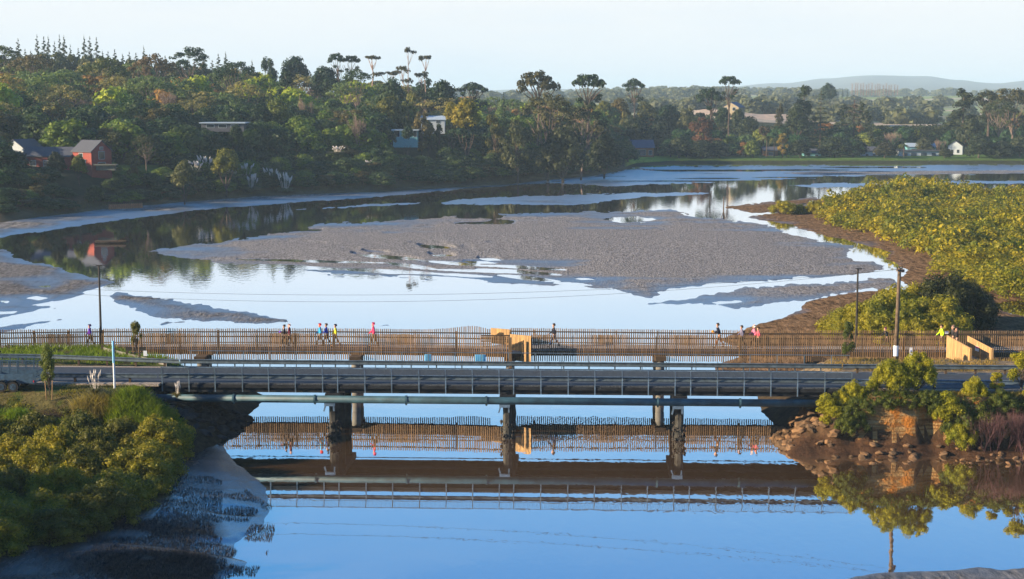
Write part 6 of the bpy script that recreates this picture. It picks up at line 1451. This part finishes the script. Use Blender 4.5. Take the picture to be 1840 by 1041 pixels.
# ------------------------------------------------------------------ people
def skin(name, verts, edges, radii, mat, par, sub=2, root=0):
    me = bpy.data.meshes.new(name); me.from_pydata([tuple(v) for v in verts], edges, []); me.materials.append(mat); me.update()
    o = link(name, me, par); md = o.modifiers.new('skin', 'SKIN'); md.use_smooth_shade = True
    for i, r in enumerate(radii): sv = me.skin_vertices[0].data[i]; sv.radius = (r, r) if not isinstance(r, tuple) else r; sv.use_root = (i == root)
    sb_ = o.modifiers.new('sub', 'SUBSURF'); sb_.levels = 1; sb_.render_levels = sub; return o
def person(px, D, label, jacket, trousers, face=-1, h=1.70, step=.30, hat=None, hair=(.05, .03, .02), lean=.04, arms='swing', bag=None, tied=None, skirt=False, zf=ZD+.01, group='walkers on the footbridge'):
    """face=-1 walks left, 1 walks right; f is the forward axis along x"""
    o = thing('person', W(px, D, zf), label, 'person', group, 0 if face > 0 else math.pi, (h/1.75,)*3)
    hip = Vector((0, 0, .92)); f = lambda x, y, z: Vector((x, y, z))
    chest = f(lean*.7, 0, 1.32); neck = f(lean, 0, 1.50); 
    legs = {}
    for s, dirn in ((1, 1), (-1, -1)):
        hp = f(0, s*.095, .88); kn = f(dirn*step*.55+.05, s*.10, .48); an = f(dirn*step-(0 if dirn > 0 else .03), s*.10, .085 if dirn > 0 else .12); toe = f(an.x+.17, s*.11, .035 if dirn > 0 else .03); heel = f(an.x-.04, s*.10, .045 if dirn > 0 else .09); legs[s] = (hp, kn, an, toe, heel)
    armp = {}
    for s in (1, -1):
        sh = f(lean, s*.19, 1.42)
        if arms == 'swing': el = f(lean-s*step*.35, s*.25, 1.15); ha = f(lean-s*step*.35+.17-s*.06, s*.25, .95)
        elif arms == 'carry': el = f(lean-.02, s*.24, 1.15); ha = f(lean+.26, s*.14, 1.12)
        elif arms == 'raise': el = f(lean+.05, s*.24, 1.20); ha = f(lean+.12, s*.12, 1.44)
        else: el = f(lean, s*.25, 1.14); ha = f(lean+.05, s*.24, .88)
        armp[s] = (sh, el, ha)
    V = []; E = []; Rr = []
    def av(p, r, par=None):
        V.append(p); Rr.append(r); i = len(V)-1
        if par is not None: E.append((par, i))
        return i
    ip = av(hip, (.135, .12)); ic = av(chest, (.15, .125), ip); iN = av(neck, .055, ic); hd = f(lean+.02, 0, 1.60); i1 = av(hd, (.072, .075), iN); i2 = av(f(lean+.03, 0, 1.67), (.088, .08), i1); i3 = av(f(lean+.02, 0, 1.74), .06, i2)
    av(f(lean+.125, 0, 1.635), .012, i1)
    for s in (1, -1):
        hp, kn, an, toe, heel = legs[s]; a = av(hp, .085, ip); k_ = av(kn, .056, a); q = av(an, .038, k_); av(toe, .032, q)
        sh, el, ha = armp[s]; a = av(sh, .055, ic); k_ = av(el, .040, a); wr_ = av(ha, .026, k_); d = (ha-el).normalized(); pm_ = av(ha+d*.07, (.034, .018), wr_)
        for j, ln in enumerate((.07, .085, .08, .06)): ff = av(ha+d*(.10)+f(0, 0, 0)+Vector((.0, 0, 0))+d.orthogonal().normalized()*(j-1.5)*.021, .009, pm_); av(V[ff]+d*ln*.6+f(.012, 0, -.01), .007, ff)
        th = av(ha+d*.03+d.orthogonal().normalized()*.04, .010, wr_); av(V[th]+d*.04, .008, th)
    skin('body', V, E, Rr, M['skin'], o, 1)
    # eyes
    b = MB()
    for s in (-1, 1): b.box(lean+.100, lean+.112, s*.032-.01, s*.032+.01, 1.668, 1.682)
    link('eyes', b.mesh('eyes', M['tyre']), o)
    # trousers
    V, E, Rr = [], [], []; ip = av(f(0, 0, .98), (.15, .13)); i0 = av(f(0, 0, .88), (.155, .135), ip)
    for s in (1, -1): hp, kn, an, _, _ = legs[s]; a = av(hp-f(0, 0, .05), .10, i0); k_ = av(kn, .073, a); av(an+f(0, 0, .03), .058, k_)
    skin('trousers', V, E, Rr, cloth(trousers), o, 1)
    for s in (1, -1):
        _, _, an, toe, heel = legs[s]; V, E, Rr = [], [], []; a = av(heel, .045); c_ = av(an-f(-.03, 0, .03), .05, a); av(toe, .042, c_); skin('shoe', V, E, Rr, cloth((.03, .03, .035)), o, 1)
    V, E, Rr = [], [], []; ip = av(f(0, 0, .90), (.165, .145)); w_ = av(f(lean*.35, 0, 1.08), (.155, .135), ip); ic = av(chest, (.175, .145), w_); av(neck-f(0, 0, .01), .075, ic)
    for s in (1, -1): sh, el, ha = armp[s]; a = av(sh, .078, ic); k_ = av(el, .060, a); av(ha, .045, k_)
    skin('jacket', V, E, Rr, cloth(jacket), o, 1)
    V, E, Rr = [], [], []; c = hat or hair; a = av(f(lean-.012, 0, 1.70), (.100, .098)); av(f(lean-.005, 0, 1.765), .062, a); av(f(lean-.05, 0, 1.64), .062, a)
    skin('beanie' if hat else 'hair', V, E, Rr, cloth(c), o, 1)
    if bag:
        V, E, Rr = [], [], []; a = av(f(-.19+lean, 0, 1.18), (.12, .13)); av(f(-.17+lean, 0, 1.38), (.10, .11), a)
        if arms == 'carry': V = [v+f(.52, 0, -.08) for v in V]
        skin('backpack' if arms != 'carry' else 'bag', V, E, Rr, cloth(bag), o, 1)
    if tied:
        V, E, Rr = [], [], []; a = av(f(-.03, 0, .96), (.18, .16)); av(f(-.08, 0, .62), (.17, .15), a); skin('tied_jumper', V, E, Rr, cloth(tied), o, 1)
    return o
NV = (.012, .015, .03)
person(163, 121.0, 'lone walker in a purple jacket by the left lamp post', (.10, .02, .30), (.03, .03, .03), -1, hat=(.05, .02, .12))
person(512, 121.2, 'walker in black carrying a purple bag, front of a pair', (.015, .015, .02), (.02, .02, .025), -1, 1.64, arms='carry', bag=(.14, .02, .55))
person(521, 120.9, 'walker in a maroon coat and pale pink beanie behind the bag carrier', (.10, .015, .03), (.03, .02, .02), -1, 1.74, hat=(.65, .42, .38), tied=(.05, .03, .03))
person(576, 121.2, 'walker in a long turquoise jacket and red cap', (.05, .42, .72), (.03, .03, .035), -1, 1.74, hat=(.65, .04, .05), tied=(.05, .42, .72))
person(587.5, 121.6, 'walker in a royal blue jacket behind the turquoise one', (.02, .06, .45), (.03, .03, .04), -1, 1.68)
person(604, 121.1, 'walker in a bright yellow jacket and dark cap', (.62, .60, .04), (.03, .03, .03), -1, 1.70, hat=(.02, .02, .05))
person(672, 121.0, 'walker in a hot pink jacket and pink beanie with grey wrap at the waist', (.80, .06, .16), (.05, .05, .055), -1, 1.84, hat=(.60, .05, .15), tied=(.09, .10, .11))
person(996, 121.0, 'walker in a navy jacket and blue jeans right of the jog', NV, (.03, .06, .16), -1, 1.76, step=.36)
person(1293, 120.6, 'tall walker leaning forward with an orange jumper in hand', NV, (.16, .06, .03), -1, 1.84, lean=.16, arms='carry', bag=(.75, .33, .02))
person(1333, 120.5, 'walker in grey with a navy backpack', (.16, .15, .22), (.06, .05, .035), -1, 1.68, bag=NV)
person(1355, 120.7, 'walker in a pale pink jacket and white beanie', (.65, .22, .33), (.03, .03, .03), -1, 1.72, hat=(.70, .62, .60))
person(1363, 120.2, 'dark-haired walker in a rose pink jacket, rear of the pair', (.60, .10, .14), (.02, .02, .025), -1, 1.62)
person(1594, 120.9, 'walker in black half hidden by the power pole', (.015, .02, .02), (.02, .02, .02), -1, 1.50, hat=(.12, .02, .08), lean=.20, bag=(.015, .02, .02))
person(1692, 120.4, 'walker in a fluorescent yellow-green jacket by the gateway', (.50, .85, .02), (.03, .03, .03), -1, 1.76)
person(1712, 120.2, 'walker in charcoal between the gateway wings', (.03, .03, .035), (.02, .02, .02), -1, 1.74, hair=(.3, .2, .15))
person(1719, 119.4, 'person in black raising hands to the face at the gateway', (.02, .018, .02), (.02, .02, .02), -1, 1.70, arms='raise')
# dogs? only the ones the photograph shows: none

# ------------------------------------------------------------------ haze: pale air round the whole place
b = MB(); b.box(-6500, 6500, -80, 13500, -4.2, 150.0)
hz = link('haze', b.mesh('haze', [])); tag(hz, kind='stuff')
hm = bpy.data.materials.new('haze_air'); hm.use_nodes = True; ht = hm.node_tree; ht.nodes.clear()
ho = ht.nodes.new('ShaderNodeOutputMaterial'); hv = ht.nodes.new('ShaderNodeVolumePrincipled')
hv.inputs['Color'].default_value = (.62, .84, 1.0, 1); hv.inputs['Density'].default_value = .00014; hv.inputs['Anisotropy'].default_value = 0.0
ht.links.new(hv.outputs[0], ho.inputs['Volume']); hz.data.materials.append(hm)
